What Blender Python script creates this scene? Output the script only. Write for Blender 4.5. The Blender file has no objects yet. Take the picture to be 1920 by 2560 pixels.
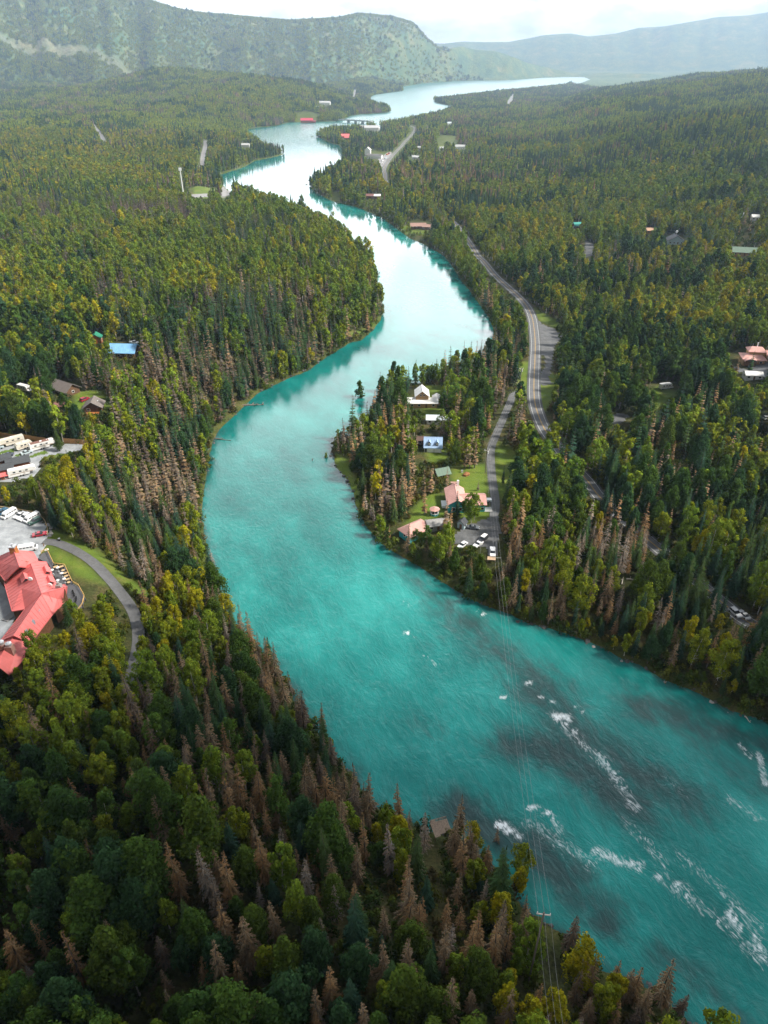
import bpy, math, random
import numpy as np
from mathutils import Vector, Matrix
R_ = math.radians
scn = bpy.context.scene
COL = scn.collection

# ------------------------------------------------------------------ camera
F, PITCH, CZ = 1778.0, R_(32.6), 155.0          # focal length in pixels of the 1920x2560 photograph
cam = bpy.data.objects.new('camera', bpy.data.cameras.new('camera'))
COL.objects.link(cam)
cam.location = (0, 0, CZ)
cam.rotation_euler = (R_(90) - PITCH, 0, 0)
cam.data.sensor_fit = 'VERTICAL'
cam.data.sensor_height = 24.0
cam.data.lens = F / 2560 * 24.0
cam.data.clip_start = 1.0
cam.data.clip_end = 60000.0
scn.camera = cam

# ------------------------------------------------------------------ sky, sun, exposure
SUN_AZ, SUN_EL = R_(98), R_(46)                 # azimuth from +Y towards +X
w = bpy.data.worlds.new('World'); scn.world = w; w.use_nodes = True
nt = w.node_tree; nt.nodes.clear()
def N(t, kind, **kw):
    n = t.nodes.new(kind)
    for k, v in kw.items():
        if k.startswith('i_'):
            key = k[2:]
            n.inputs[int(key) if key.isdigit() else key.replace('_', ' ')].default_value = v
        else: setattr(n, k, v)
    return n
def ramp(t, pts, interp='LINEAR'):
    r = t.nodes.new('ShaderNodeValToRGB'); e = r.color_ramp.elements; r.color_ramp.interpolation = interp
    while len(e) < len(pts): e.new(0.5)
    for el, (p, c) in zip(e, pts):
        el.position = p
        el.color = (c, c, c, 1) if isinstance(c, (int, float)) else (*c, 1)
    return r
L = nt.links.new
out = N(nt, 'ShaderNodeOutputWorld'); bg = N(nt, 'ShaderNodeBackground'); bg.inputs['Strength'].default_value = 0.1
sky = N(nt, 'ShaderNodeTexSky', sky_type='NISHITA', sun_disc=False, sun_elevation=SUN_EL, sun_rotation=SUN_AZ)
tc = N(nt, 'ShaderNodeTexCoord'); sep = N(nt, 'ShaderNodeSeparateXYZ'); L(tc.outputs['Generated'], sep.inputs[0])
# broken low cloud: bright, nearly white towards the horizon ahead, a thicker and duller deck overhead
mp = N(nt, 'ShaderNodeMapping'); mp.inputs['Scale'].default_value = (9, 9, 22); L(tc.outputs['Generated'], mp.inputs[0])
ns = N(nt, 'ShaderNodeTexNoise', i_Scale=1.0, i_Detail=7.0, i_Roughness=0.55); L(mp.outputs[0], ns.inputs['Vector'])
cov = ramp(nt, [(0.30, 0.0), (0.42, 1.0)]); L(ns.outputs['Fac'], cov.inputs[0])
ns2 = N(nt, 'ShaderNodeTexNoise', i_Scale=1.7, i_Detail=6.0); L(mp.outputs[0], ns2.inputs['Vector'])
shade = ramp(nt, [(0.34, 0.58), (0.6, 1.15)]); L(ns2.outputs['Fac'], shade.inputs[0])
elev = ramp(nt, [(0.0, (9.5, 9.6, 9.8)), (0.055, (11, 11.1, 11.3)), (0.12, (30, 30.2, 30.6)), (0.3, (36, 36.3, 37)), (0.46, (24, 24.4, 25)), (0.64, (7, 7.3, 8)), (1.0, (3.6, 3.9, 4.5))]); L(sep.outputs['Z'], elev.inputs[0])
front = N(nt, 'ShaderNodeMapRange'); front.inputs[1].default_value = 0.1; front.inputs[2].default_value = 0.9; front.inputs[3].default_value = 0.26; front.inputs[4].default_value = 1.0
L(sep.outputs['Y'], front.inputs[0])
m1 = N(nt, 'ShaderNodeMix', data_type='RGBA', blend_type='MULTIPLY'); m1.inputs[0].default_value = 1; L(elev.outputs[0], m1.inputs[6]); L(shade.outputs[0], m1.inputs[7])
m2 = N(nt, 'ShaderNodeMix', data_type='RGBA', blend_type='MULTIPLY'); m2.inputs[0].default_value = 1; L(m1.outputs[2], m2.inputs[6]); L(front.outputs[0], m2.inputs[7])
sk2 = N(nt, 'ShaderNodeMix', data_type='RGBA', blend_type='ADD'); sk2.inputs[0].default_value = 1; L(sky.outputs[0], sk2.inputs[6]); sk2.inputs[7].default_value = (2.0, 2.6, 3.4, 1)
m3 = N(nt, 'ShaderNodeMix', data_type='RGBA'); L(cov.outputs[0], m3.inputs[0]); L(sk2.outputs[2], m3.inputs[6]); L(m2.outputs[2], m3.inputs[7])
L(m3.outputs[2], bg.inputs['Color']); L(bg.outputs[0], out.inputs[0])

sun = bpy.data.objects.new('sun', bpy.data.lights.new('sun', 'SUN')); COL.objects.link(sun)
sun.data.energy = 5.0; sun.data.angle = R_(9); sun.data.color = (1.0, 0.95, 0.87)
sd_ = Vector((math.sin(SUN_AZ) * math.cos(SUN_EL), math.cos(SUN_AZ) * math.cos(SUN_EL), math.sin(SUN_EL)))
sun.rotation_euler = sd_.to_track_quat('Z', 'Y').to_euler()

vs = scn.view_settings
vs.view_transform = 'Standard'; vs.look = 'None'; vs.exposure = 0.75; vs.gamma = 1.0; vs.use_curve_mapping = False
cy = scn.cycles
cy.max_bounces = 6; cy.diffuse_bounces = 3; cy.glossy_bounces = 2; cy.transmission_bounces = 3; cy.volume_bounces = 0
cy.transparent_max_bounces = 8; cy.caustics_reflective = False; cy.caustics_refractive = False
cy.use_denoising = True; cy.denoiser = 'OPENIMAGEDENOISE'; cy.use_adaptive_sampling = True; cy.adaptive_threshold = 0.015
cy.sample_clamp_indirect = 4.0

rng = np.random.default_rng(11)
random.seed(5)

# ------------------------------------------------------------------ pixel <-> place
def at(u, v, z=0.0):
    a = (u - 960) / F; b = -(v - 1280) / F
    y = math.cos(PITCH) + b * math.sin(PITCH); q = -math.sin(PITCH) + b * math.cos(PITCH)
    t = (z - CZ) / q
    return a * t, y * t
def proj(x, y, z):
    dz = z - CZ
    dep = y * math.cos(PITCH) - dz * math.sin(PITCH); up = y * math.sin(PITCH) + dz * math.cos(PITCH)
    return 960 + F * x / dep, 1280 - F * up / dep, dep

# ------------------------------------------------------------------ numpy noise
def _hash(ix, iy, seed):
    h = (ix.astype(np.int64) * 374761393 + iy.astype(np.int64) * 668265263 + seed * 982451653) & 0x7fffffff
    h = ((h ^ (h >> 13)) * 1274126177) & 0x7fffffff
    return ((h ^ (h >> 16)) & 0xffff) / 65535.0
def vnoise(x, y, seed=0):
    x0 = np.floor(x); y0 = np.floor(y); fx = x - x0; fy = y - y0
    fx = fx * fx * fx * (fx * (fx * 6 - 15) + 10); fy = fy * fy * fy * (fy * (fy * 6 - 15) + 10)
    a = _hash(x0, y0, seed); b = _hash(x0 + 1, y0, seed); c = _hash(x0, y0 + 1, seed); d = _hash(x0 + 1, y0 + 1, seed)
    return (a * (1 - fx) + b * fx) * (1 - fy) + (c * (1 - fx) + d * fx) * fy
def fbm(x, y, seed=0, oct=4):
    s = 0; amp = 0.5
    for o in range(oct):
        s = s + amp * vnoise(x, y, seed + o * 17); x = x * 2.03 + 13.1; y = y * 2.03 + 7.7; amp *= 0.5
    return s / (1 - 0.5 ** oct)
def sst(x): x = np.clip(x, 0, 1); return x * x * (3 - 2 * x)

# ------------------------------------------------------------------ river outline
RB = [(1917,1803),(1828,1778),(1741,1731),(1654,1697),(1597,1662),(1550,1645),(1510,1621),(1469,1604),(1423,1587),(1365,1569),(1319,1558),(1272,1535),(1203,1511),(1151,1483),(1093,1448),(1053,1419),(1006,1393),(972,1373),(949,1355),(914,1315),(888,1262),(885,1236),(865,1196),(839,1167),(830,1126),(833,1050,10),(891,1010,16),(926,964,16),(960,918,16),(1000,900,16),(1053,889,16),(1093,883,16),(1157,860,16),(1203,848,16),(1229,840,8),(1235,831),(1223,796),(1203,767),(1174,727),(1151,698),(1128,663),(1110,640),(1064,613),(1024,596),(989,570),(960,547),(892,518),(864,511),(842,507),(823,500),(805,490),(790,482),(779,474),(774,461),(774,446,8),(780,432,16),(800,420,16),(836,405,16),(852,396,12),(858,385),(855,372),(845,362),(832,359),(823,357),(803,346),(788,342),(771,340),(785,327,14),(819,314,16),(868,312,16),(905,306,14),(940,303,16),(960,301,16),(1064,283,16),(1120,274,10),(1143,269),(1130,266),(1090,257),(1084,250),(1100,243,14),(1180,234,14),(1284,223,14),(1400,212,14),(1450,204,10),(1475,199)]
LB = [(1851,2560,18),(1787,2452,18),(1747,2412,18),(1689,2360,18),(1573,2325,18),(1521,2296,18),(1469,2273,18),(1423,2209,18),(1377,2180,18),(1330,2151,18),(1296,2117,18),(1238,2082,14),(1180,2066,8),(1120,2045,6),(1070,1966,17),(980,1925,17),(903,1893,17),(885,1830,17),(828,1789,17),(806,1755,17),(780,1715,17),(750,1685,17),(723,1650,17),(718,1616,17),(689,1587,17),(671,1552,17),(642,1529,17),(608,1506,17),(570,1471,17),(547,1430,17),(540,1396,17),(509,1338,17),(498,1280,13),(495,1242,9),(498,1219,6),(515,1178,2),(521,1138),(532,1103),(550,1068),(579,1045),(602,1022),(637,987),(671,970),(718,947),(775,924),(810,895),(833,883),(874,857),(903,851),(932,825),(949,802),(962,770),(949,721,12),(937,698,16),(938,675,16),(943,637,16),(932,613,16),(903,579,16),(868,550,16),(810,527,16),(752,503,16),(694,492,16),(660,474,16),(613,460,16),(570,453,12),(540,446),(550,437),(579,428),(613,417),(637,402),(671,396),(693,391),(711,385),(708,364,13),(687,360,15),(650,352,12),(634,350),(621,343),(616,330),(618,324),(647,319),(687,316),(719,307),(754,305),(799,305),(849,303),(865,295),(878,290),(905,286),(931,285),(968,282),(978,277),(976,263,14),(953,258,14),(926,250,14),(922,246),(937,237),(960,234),(1006,228),(1006,217),(1064,208),(1163,202),(1284,200),(1365,194),(1458,192)]
RW = np.array([(150.,-250.),(150.,-60.),(150.,60.),(140.,100.)] + [at(*p) for p in RB])
LW = np.array([(52.,-250.),(52.,-60.),(54.,20.)] + [at(*p) for p in LB])
RIV = np.vstack([LW, RW[::-1]])
def inside(px, py, poly):
    r = np.zeros(px.shape, bool); n = len(poly); j = n - 1
    for i in range(n):
        xi, yi = poly[i]; xj, yj = poly[j]
        if yi != yj:
            c = ((yi > py) != (yj > py)) & (px < (xj - xi) * (py - yi) / (yj - yi) + xi)
            r ^= c
        j = i
    return r
def pdist(px, py, line):
    d = np.full(px.shape, 1e18)
    for (ax, ay), (bx, by) in zip(line[:-1], line[1:]):
        ex, ey = bx - ax, by - ay; q = ex * ex + ey * ey + 1e-9
        t = np.clip(((px - ax) * ex + (py - ay) * ey) / q, 0, 1)
        d = np.minimum(d, (px - ax - t * ex) ** 2 + (py - ay - t * ey) ** 2)
    return np.sqrt(d)
def rivsd(x, y):
    """signed distance to the water's edge (positive on land) and side (-1 left bank, +1 right bank)"""
    dl = pdist(x, y, LW); dr = pdist(x, y, RW)
    far = math.hypot(*(LW[-1] - RW[-1]))
    de = pdist(x, y, np.array([LW[-1], RW[-1]]))
    ins = inside(x, y, RIV)
    d = np.minimum(np.minimum(dl, dr), de)
    return np.where(ins, -d, d), np.where(dl <= dr, -1, 1)

# ------------------------------------------------------------------ terrain height
# skyline of the left range (pixel row by pixel column) and of the far blue range, where they meet the cloud
def skyrow(tab, u): return np.interp(u, [p[0] for p in tab], [p[1] for p in tab])
RIDGE = [(-400,-130),(250,-110),(340,-50),(380,-6),(420,13),(470,31),(520,41),(580,46),(640,51),(690,55),(740,59),(790,56),(850,52),(905,42),(950,46),(985,50),(1012,58),(1030,64),(1045,80),(1060,98),(1078,112),(1093,126),(1110,124),(1145,116),(1180,124),(1226,129),(1262,142),(1307,157),(1350,168),(1394,181),(1440,190),(2200,200)]
FOOT = [(-400,4600),(0,4400),(250,4300),(450,4500),(600,4700),(760,4600),(900,4900),(1000,5200),(1090,6000),(1180,6750),(1290,7000),(1394,7900),(2200,9000)]
BLUE = [(-400,90),(900,96),(1040,112),(1100,117),(1150,112),(1220,112),(1260,112),(1300,104),(1340,96),(1400,92),(1440,99),(1500,92),(1545,80),(1600,78),(1660,66),(1700,58),(1760,56),(1800,48),(1850,52),(1900,60),(1960,70),(2300,60)]
def H(x, y):
    x = np.asarray(x, float); y = np.asarray(y, float)
    sh = x.shape; x = x.ravel(); y = y.ravel()
    s, side = rivsd(x, y)
    d = np.hypot(x, y) + 1e-6
    u = 960 + F * np.clip(x / np.maximum(d * 0.86, 1), -1.2, 1.2)   # about the photo column at the horizon
    n1 = fbm(x / 90, y / 90, 3) - 0.5
    n2 = fbm(x / 420, y / 420, 9, 3) - 0.5
    pl = 18 - 10 * sst((y - 650) / 700) + 8 * n1 * sst((y - 150) / 400)
    pl = pl + sst((y - 900) / 1600) * (60 * n2 + 22) * sst(s / 260)
    # the hummock with the clear-cut below the mountain
    pl = pl + 72 * np.exp(-(((x + 690) / 430) ** 2 + ((y - 3150) / 430) ** 2)) * sst(s / 200) + 26 * np.exp(-(((x + 420) / 260) ** 2 + ((y - 2350) / 260) ** 2)) * sst(s / 150)
    xv = np.interp(y, [0, 300, 700, 1300, 2200, 3000, 4000], [95, 110, 130, 190, 330, 520, 860])
    rise = np.maximum(0, x - xv)
    hill = 0.138 * rise * sst(rise / 240) * (1 + 0.9 * n2) * (1 - sst((y - 2900) / 1500))
    hill = np.where(hill > 105, 105 + 55 * np.tanh((hill - 105) / 55), hill)
    pr = 4.0 + 3.0 * n1 * sst((s - 20) / 60) + hill * sst(s / 90)
    wid = np.where(side < 0, np.where(y < 600, 42, 60), 24)
    p = np.where(side < 0, pl, pr)
    z = np.where(s < 0, np.maximum(-2.5, s * 0.4), 0.8 * sst(s / 2.5) + np.maximum(p - 0.8, 0.3) * sst(s / wid))
    # mountains
    foot = np.interp(u, [q[0] for q in FOOT], [q[1] for q in FOOT])
    nm = fbm(u / 55, d / 700, 21, 4) - 0.5
    m = np.maximum(0, d - foot - 250 * nm)
    el = (143 - skyrow(RIDGE, u)) / 2528.0
    top = np.maximum(CZ + el * (foot + 700), 6)
    mt = np.minimum(0.52 * m, 1e9)
    gul = 1 + 0.28 * (fbm(u / 26, d / 1500, 33, 3) - 0.5) * sst(m / 150)
    mt = 1.6 * top * (1 - np.exp(-mt * gul / np.maximum(top, 1)))
    cap = CZ + el * d
    mt = np.minimum(mt, np.maximum(cap, 0))
    mt = np.where(mt > 420, 420 + 100 * np.tanh((mt - 420) / 100), mt)
    mt = mt * (1 - sst((d - foot - 1500) / 2500)) * sst(s / 150)
    z = np.where(side < 0, np.maximum(z, 0) * (1 - sst(m / 500)) + mt * sst(m / 60) + np.where(s < 0, z, 0) + z * 0, z)
    z = np.where((side < 0) & (s > 0), np.maximum(z, 0.6), z)
    b = np.maximum(0, d - 9800)
    eb = (143 - skyrow(BLUE, u)) / 2528.0
    zb = (1 - sst((d - 11800) / 1500)) * np.minimum(0.4 * b * (1 + 0.5 * (fbm(u / 60, d / 2500, 41) - 0.5)), np.maximum(CZ + eb * d, 0))
    lowl = 22 * sst((d - 8000) / 700) * (0.5 + 1.2 * fbm(x / 900, y / 900, 77, 3))
    z = np.where(d > 7800, np.maximum(z, lowl + zb), z)
    return z.reshape(sh)
def H1(x, y): return float(H(np.array([x]), np.array([y]))[0])
def GM_(pts, it=14):
    """ground points (x, y, z) seen at photo pixels"""
    p = np.array([(q[0], q[1]) for q in pts], float); z = np.full(len(p), 4.0)
    a = (p[:, 0] - 960) / F; b = -(p[:, 1] - 1280) / F
    yy = math.cos(PITCH) + b * math.sin(PITCH); q = -math.sin(PITCH) + b * math.cos(PITCH)
    for k in range(it + 1):
        t = (np.minimum(z, 120) - CZ) / q; x, y = a * t, yy * t
        h = H(x, y); z = h if k == it else 0.5 * z + 0.5 * h
    return np.stack([x, y, z], -1)
def G(u, v): return tuple(float(q) for q in GM_([(u, v)])[0])

# ------------------------------------------------------------------ object helpers
def link(o, parent=None):
    COL.objects.link(o)
    if parent is not None: o.parent = parent
    return o
def tag(o, label=None, cat=None, group=None, kind=None):
    if label: o['label'] = label
    if cat: o['category'] = cat
    if group: o['group'] = group
    if kind: o['kind'] = kind
    return o
def empty(name, loc, rz=0.0):
    o = bpy.data.objects.new(name, None); o.empty_display_size = 0.5
    o.location = loc; o.rotation_euler = (0, 0, rz)
    return link(o)
def copy_tree(o, parent=None):
    c = o.copy(); link(c)
    if parent is not None: c.parent = parent
    for ch in o.children: copy_tree(ch, c)
    return c
def mesh_np(name, v, f, mats, fmat=None, smooth=False, fcol=None):
    me = bpy.data.meshes.new(name); me.from_pydata(np.asarray(v).tolist(), [], f if isinstance(f, list) else f.tolist())
    for m in mats: me.materials.append(m)
    if fmat is not None: me.polygons.foreach_set('material_index', np.asarray(fmat, np.int32))
    if smooth: me.polygons.foreach_set('use_smooth', np.ones(len(me.polygons), bool))
    if fcol is not None:
        a = me.attributes.new('col', 'FLOAT_COLOR', 'FACE')
        c = np.ones((len(me.polygons), 4), np.float32); c[:, :3] = fcol
        a.data.foreach_set('color', c.ravel())
    me.update()
    return me
def vattr(me, name, arr):
    a = me.attributes.new(name, 'FLOAT', 'POINT'); a.data.foreach_set('value', np.asarray(arr, np.float32))

# ------------------------------------------------------------------ materials
MATS = {}
def mat(name, col=(0.5, 0.5, 0.5), rough=0.7, metal=0.0, spec=0.3, var=0.12, scale=3.0, bump=0.0):
    """plain painted / wooden / metal surface with slight procedural mottling"""
    if name in MATS: return MATS[name]
    m = bpy.data.materials.new(name); m.use_nodes = True; t = m.node_tree; b = t.nodes['Principled BSDF']
    b.inputs['Roughness'].default_value = rough; b.inputs['Metallic'].default_value = metal; b.inputs['Specular IOR Level'].default_value = spec
    c = N(t, 'ShaderNodeTexCoord'); n = N(t, 'ShaderNodeTexNoise', i_Scale=scale, i_Detail=5.0); t.links.new(c.outputs['Object'], n.inputs['Vector'])
    r = ramp(t, [(0.3, tuple(q * (1 - var) for q in col)), (0.7, tuple(min(1, q * (1 + var)) for q in col))])
    t.links.new(n.outputs['Fac'], r.inputs[0]); t.links.new(r.outputs[0], b.inputs['Base Color'])
    if bump:
        bp = N(t, 'ShaderNodeBump', i_Strength=bump); t.links.new(n.outputs['Fac'], bp.inputs['Height']); t.links.new(bp.outputs[0], b.inputs['Normal'])
    MATS[name] = m
    return m
def foliage_mat(name, trans=0.25):
    m = bpy.data.materials.new(name); m.use_nodes = True; t = m.node_tree; t.nodes.clear()
    o = N(t, 'ShaderNodeOutputMaterial'); a = N(t, 'ShaderNodeAttribute', attribute_name='col')
    d = N(t, 'ShaderNodeBsdfDiffuse'); tr = N(t, 'ShaderNodeBsdfTranslucent'); mx = N(t, 'ShaderNodeMixShader', i_0=trans)
    t.links.new(a.outputs['Color'], d.inputs[0]); t.links.new(a.outputs['Color'], tr.inputs[0])
    t.links.new(d.outputs[0], mx.inputs[1]); t.links.new(tr.outputs[0], mx.inputs[2]); t.links.new(mx.outputs[0], o.inputs[0])
    return m
FOL = foliage_mat('leaves'); NEED = foliage_mat('needles', 0.08)
BARK = mat('bark_grey', (0.11, 0.09, 0.075), 0.9, scale=6); BIRCHB = mat('bark_birch', (0.42, 0.39, 0.33), 0.8, var=0.3, scale=4)

# ------------------------------------------------------------------ ground sheet and water sheet
def warp_grid(rows, ncol):
    s = np.linspace(-1, 1, ncol)
    X = np.empty((len(rows), ncol)); Y = np.empty_like(X)
    for j, y in enumerate(rows):
        W = 0.62 * (0.842 * max(y, -20) + 84) + 55
        X[j] = s * W; Y[j] = y
    return X, Y
rows = list(np.arange(-60, 130, 1.6)); y = 130.0
while y < 14500: rows.append(y); y *= 1.0125
GX, GY = warp_grid(rows, 330)
GZ = H(GX, GY)
GS, GSIDE = rivsd(GX.ravel(), GY.ravel())
nr, nc = GX.shape
ii = np.arange(nr * nc).reshape(nr, nc)
quads = np.stack([ii[:-1, :-1], ii[:-1, 1:], ii[1:, 1:], ii[1:, :-1]], -1).reshape(-1, 4)

def ground_material():
    m = bpy.data.materials.new('forest_floor'); m.use_nodes = True; t = m.node_tree; b = t.nodes['Principled BSDF']
    b.inputs['Roughness'].default_value = 0.95; b.inputs['Specular IOR Level'].default_value = 0.1
    g = N(t, 'ShaderNodeNewGeometry'); lk = t.links.new
    n1 = N(t, 'ShaderNodeTexNoise', i_Scale=0.12, i_Detail=8.0, i_Roughness=0.65); lk(g.outputs['Position'], n1.inputs['Vector'])
    n2 = N(t, 'ShaderNodeTexNoise', i_Scale=1.3, i_Detail=5.0); lk(g.outputs['Position'], n2.inputs['Vector'])
    r1 = ramp(t, [(0.32, (0.030, 0.034, 0.014)), (0.48, (0.050, 0.058, 0.018)), (0.6, (0.085, 0.075, 0.028)), (0.72, (0.11, 0.075, 0.035))]); lk(n1.outputs['Fac'], r1.inputs[0])
    r2 = ramp(t, [(0.3, 0.6), (0.7, 1.3)]); lk(n2.outputs['Fac'], r2.inputs[0])
    mu = N(t, 'ShaderNodeMix', data_type='RGBA', blend_type='MULTIPLY'); mu.inputs[0].default_value = 1; lk(r1.outputs[0], mu.inputs[6]); lk(r2.outputs[0], mu.inputs[7])
    # mown or grassy ground
    ag = N(t, 'ShaderNodeAttribute', attribute_name='grass')
    rg = ramp(t, [(0.3, (0.075, 0.125, 0.018)), (0.55, (0.115, 0.16, 0.024)), (0.75, (0.17, 0.165, 0.04))]); lk(n1.outputs['Fac'], rg.inputs[0])
    mg = N(t, 'ShaderNodeMix', data_type='RGBA'); lk(ag.outputs['Fac'], mg.inputs[0]); lk(mu.outputs[2], mg.inputs[6]); lk(rg.outputs[0], mg.inputs[7])
    # wooded far slopes: tree-sized clumps of green, ochre meadow streaks, bare rock
    am = N(t, 'ShaderNodeAttribute', attribute_name='slope')
    vo = N(t, 'ShaderNodeTexVoronoi', i_Scale=0.075); lk(g.outputs['Position'], vo.inputs['Vector'])
    n3 = N(t, 'ShaderNodeTexNoise', i_Scale=0.007, i_Detail=10.0, i_Roughness=0.78); lk(g.outputs['Position'], n3.inputs['Vector'])
    rm = ramp(t, [(0.36, (0.035, 0.085, 0.05)), (0.46, (0.065, 0.12, 0.05)), (0.55, (0.12, 0.15, 0.05)), (0.66, (0.22, 0.19, 0.09))]); lk(n3.outputs['Fac'], rm.inputs[0])
    hs = N(t, 'ShaderNodeHueSaturation'); lk(rm.outputs[0], hs.inputs['Color'])
    mr = N(t, 'ShaderNodeMapRange'); mr.inputs[3].default_value = 0.75; mr.inputs[4].default_value = 1.3; lk(vo.outputs['Color'], mr.inputs[0]); lk(mr.outputs[0], hs.inputs['Value'])
    mm = N(t, 'ShaderNodeMix', data_type='RGBA'); lk(am.outputs['Fac'], mm.inputs[0]); lk(mg.outputs[2], mm.inputs[6]); lk(hs.outputs[0], mm.inputs[7])
    ar = N(t, 'ShaderNodeAttribute', attribute_name='bare')
    rr = ramp(t, [(0.3, (0.16, 0.145, 0.12)), (0.7, (0.30, 0.27, 0.23))]); lk(n2.outputs['Fac'], rr.inputs[0])
    mb = N(t, 'ShaderNodeMix', data_type='RGBA'); lk(ar.outputs['Fac'], mb.inputs[0]); lk(mm.outputs[2], mb.inputs[6]); lk(rr.outputs[0], mb.inputs[7])
    lk(mb.outputs[2], b.inputs['Base Color'])
    bp = N(t, 'ShaderNodeBump', i_Strength=0.6, i_Distance=0.4); lk(n2.outputs['Fac'], bp.inputs['Height'])
    bp2 = N(t, 'ShaderNodeBump', i_Strength=0.8, i_Distance=4.0); lk(vo.outputs['Distance'], bp2.inputs['Height']); bp2.invert = True
    lk(bp.outputs[0], bp2.inputs['Normal'])
    mn = N(t, 'ShaderNodeMix', data_type='VECTOR'); lk(am.outputs['Fac'], mn.inputs[0]); lk(bp.outputs[0], mn.inputs[4]); lk(bp2.outputs[0], mn.inputs[5])
    lk(mn.outputs[1], b.inputs['Normal'])
    return m

def water_material():
    m = bpy.data.materials.new('glacial_water'); m.use_nodes = True; t = m.node_tree; b = t.nodes['Principled BSDF']; lk = t.links.new
    b.inputs['IOR'].default_value = 1.33; b.inputs['Specular IOR Level'].default_value = 0.5
    g = N(t, 'ShaderNodeNewGeometry')
    # flow-aligned coordinates for the near reach
    mp = N(t, 'ShaderNodeMapping'); mp.vector_type = 'TEXTURE'; mp.inputs['Rotation'].default_value = (0, 0, R_(-66)); lk(g.outputs['Position'], mp.inputs[0])
    mf = N(t, 'ShaderNodeMapping'); mf.inputs['Scale'].default_value = (0.6, 1.0, 1.0); lk(mp.outputs[0], mf.inputs[0])
    ws = N(t, 'ShaderNodeTexNoise', i_Scale=0.09, i_Detail=3.0); lk(mf.outputs[0], ws.inputs['Vector'])
    wv = N(t, 'ShaderNodeVectorMath', operation='SCALE'); wv.inputs[3].default_value = 7.0; lk(ws.outputs['Color'], wv.inputs[0])
    wa = N(t, 'ShaderNodeVectorMath', operation='ADD'); lk(mf.outputs[0], wa.inputs[0]); lk(wv.outputs[0], wa.inputs[1])
    big = N(t, 'ShaderNodeTexNoise', i_Scale=0.045, i_Detail=6.0, i_Roughness=0.6); lk(wa.outputs[0], big.inputs['Vector'])
    teal = ramp(t, [(0.3, (0.003, 0.088, 0.080)), (0.5, (0.005, 0.142, 0.126)), (0.68, (0.016, 0.215, 0.19))]); lk(big.outputs['Fac'], teal.inputs[0])
    sh = N(t, 'ShaderNodeAttribute', attribute_name='shallow')
    shn = N(t, 'ShaderNodeTexNoise', i_Scale=0.25, i_Detail=6.0, i_Roughness=0.6); lk(wa.outputs[0], shn.inputs['Vector'])
    sha = N(t, 'ShaderNodeMath', operation='MULTIPLY_ADD'); lk(shn.outputs['Fac'], sha.inputs[0]); sha.inputs[1].default_value = 1.1; sha.inputs[2].default_value = -0.55
    shb = N(t, 'ShaderNodeMath', operation='ADD'); lk(sh.outputs['Fac'], shb.inputs[0]); lk(sha.outputs[0], shb.inputs[1])
    shc = N(t, 'ShaderNodeMapRange', interpolation_type='SMOOTHSTEP'); shc.inputs[1].default_value = 0.08; shc.inputs[2].default_value = 1.05; shc.inputs[4].default_value = 0.88; lk(shb.outputs[0], shc.inputs[0])
    bed = ramp(t, [(0.35, (0.014, 0.026, 0.03)), (0.65, (0.035, 0.05, 0.05))]); lk(shn.outputs['Fac'], bed.inputs[0])
    ro = N(t, 'ShaderNodeAttribute', attribute_name='riffle')
    air = N(t, 'ShaderNodeVectorMath', operation='SCALE'); am_ = N(t, 'ShaderNodeMapRange'); am_.inputs[1].default_value = 0.5; am_.inputs[3].default_value = 1.0; am_.inputs[4].default_value = 1.6; lk(ro.outputs['Fac'], am_.inputs[0]); lk(teal.outputs[0], air.inputs[0]); lk(am_.outputs[0], air.inputs[3])
    mx = N(t, 'ShaderNodeMix', data_type='RGBA'); lk(shc.outputs[0], mx.inputs[0]); lk(air.outputs[0], mx.inputs[6]); lk(bed.outputs[0], mx.inputs[7])
    # milky silt streaks
    st = N(t, 'ShaderNodeMapping'); st.inputs['Scale'].default_value = (0.42, 1.1, 1); lk(wa.outputs[0], st.inputs[0])
    sn = N(t, 'ShaderNodeTexNoise', i_Scale=0.8, i_Detail=8.0, i_Roughness=0.75); lk(st.outputs[0], sn.inputs['Vector'])
    sr = ramp(t, [(0.50, 0.0), (0.82, 0.20)]); lk(sn.outputs['Fac'], sr.inputs[0])
    srm = N(t, 'ShaderNodeMath', operation='MULTIPLY'); lk(sr.outputs[0], srm.inputs[0]); lk(ro.outputs['Fac'], srm.inputs[1])
    m2 = N(t, 'ShaderNodeMix', data_type='RGBA'); lk(srm.outputs[0], m2.inputs[0]); lk(mx.outputs[2], m2.inputs[6]); m2.inputs[7].default_value = (0.30, 0.55, 0.52, 1)
    # white water
    fo = N(t, 'ShaderNodeAttribute', attribute_name='foam')
    fm = N(t, 'ShaderNodeMapping'); fm.inputs['Scale'].default_value = (0.5, 1.15, 1); lk(wa.outputs[0], fm.inputs[0])
    fn = N(t, 'ShaderNodeTexNoise', i_Scale=1.5, i_Detail=9.0, i_Roughness=0.76, i_Distortion=1.0); lk(fm.outputs[0], fn.inputs['Vector'])
    fs = N(t, 'ShaderNodeMath', operation='MULTIPLY_ADD'); lk(fo.outputs['Fac'], fs.inputs[0]); fs.inputs[1].default_value = 0.34; lk(fn.outputs['Fac'], fs.inputs[2])
    fr = ramp(t, [(0.66, 0.0), (0.75, 0.4), (0.87, 0.95)]); lk(fs.outputs[0], fr.inputs[0])
    m3 = N(t, 'ShaderNodeMix', data_type='RGBA'); lk(fr.outputs[0], m3.inputs[0]); lk(m2.outputs[2], m3.inputs[6]); m3.inputs[7].default_value = (0.85, 0.9, 0.9, 1)
    lk(m3.outputs[2], b.inputs['Base Color'])
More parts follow.
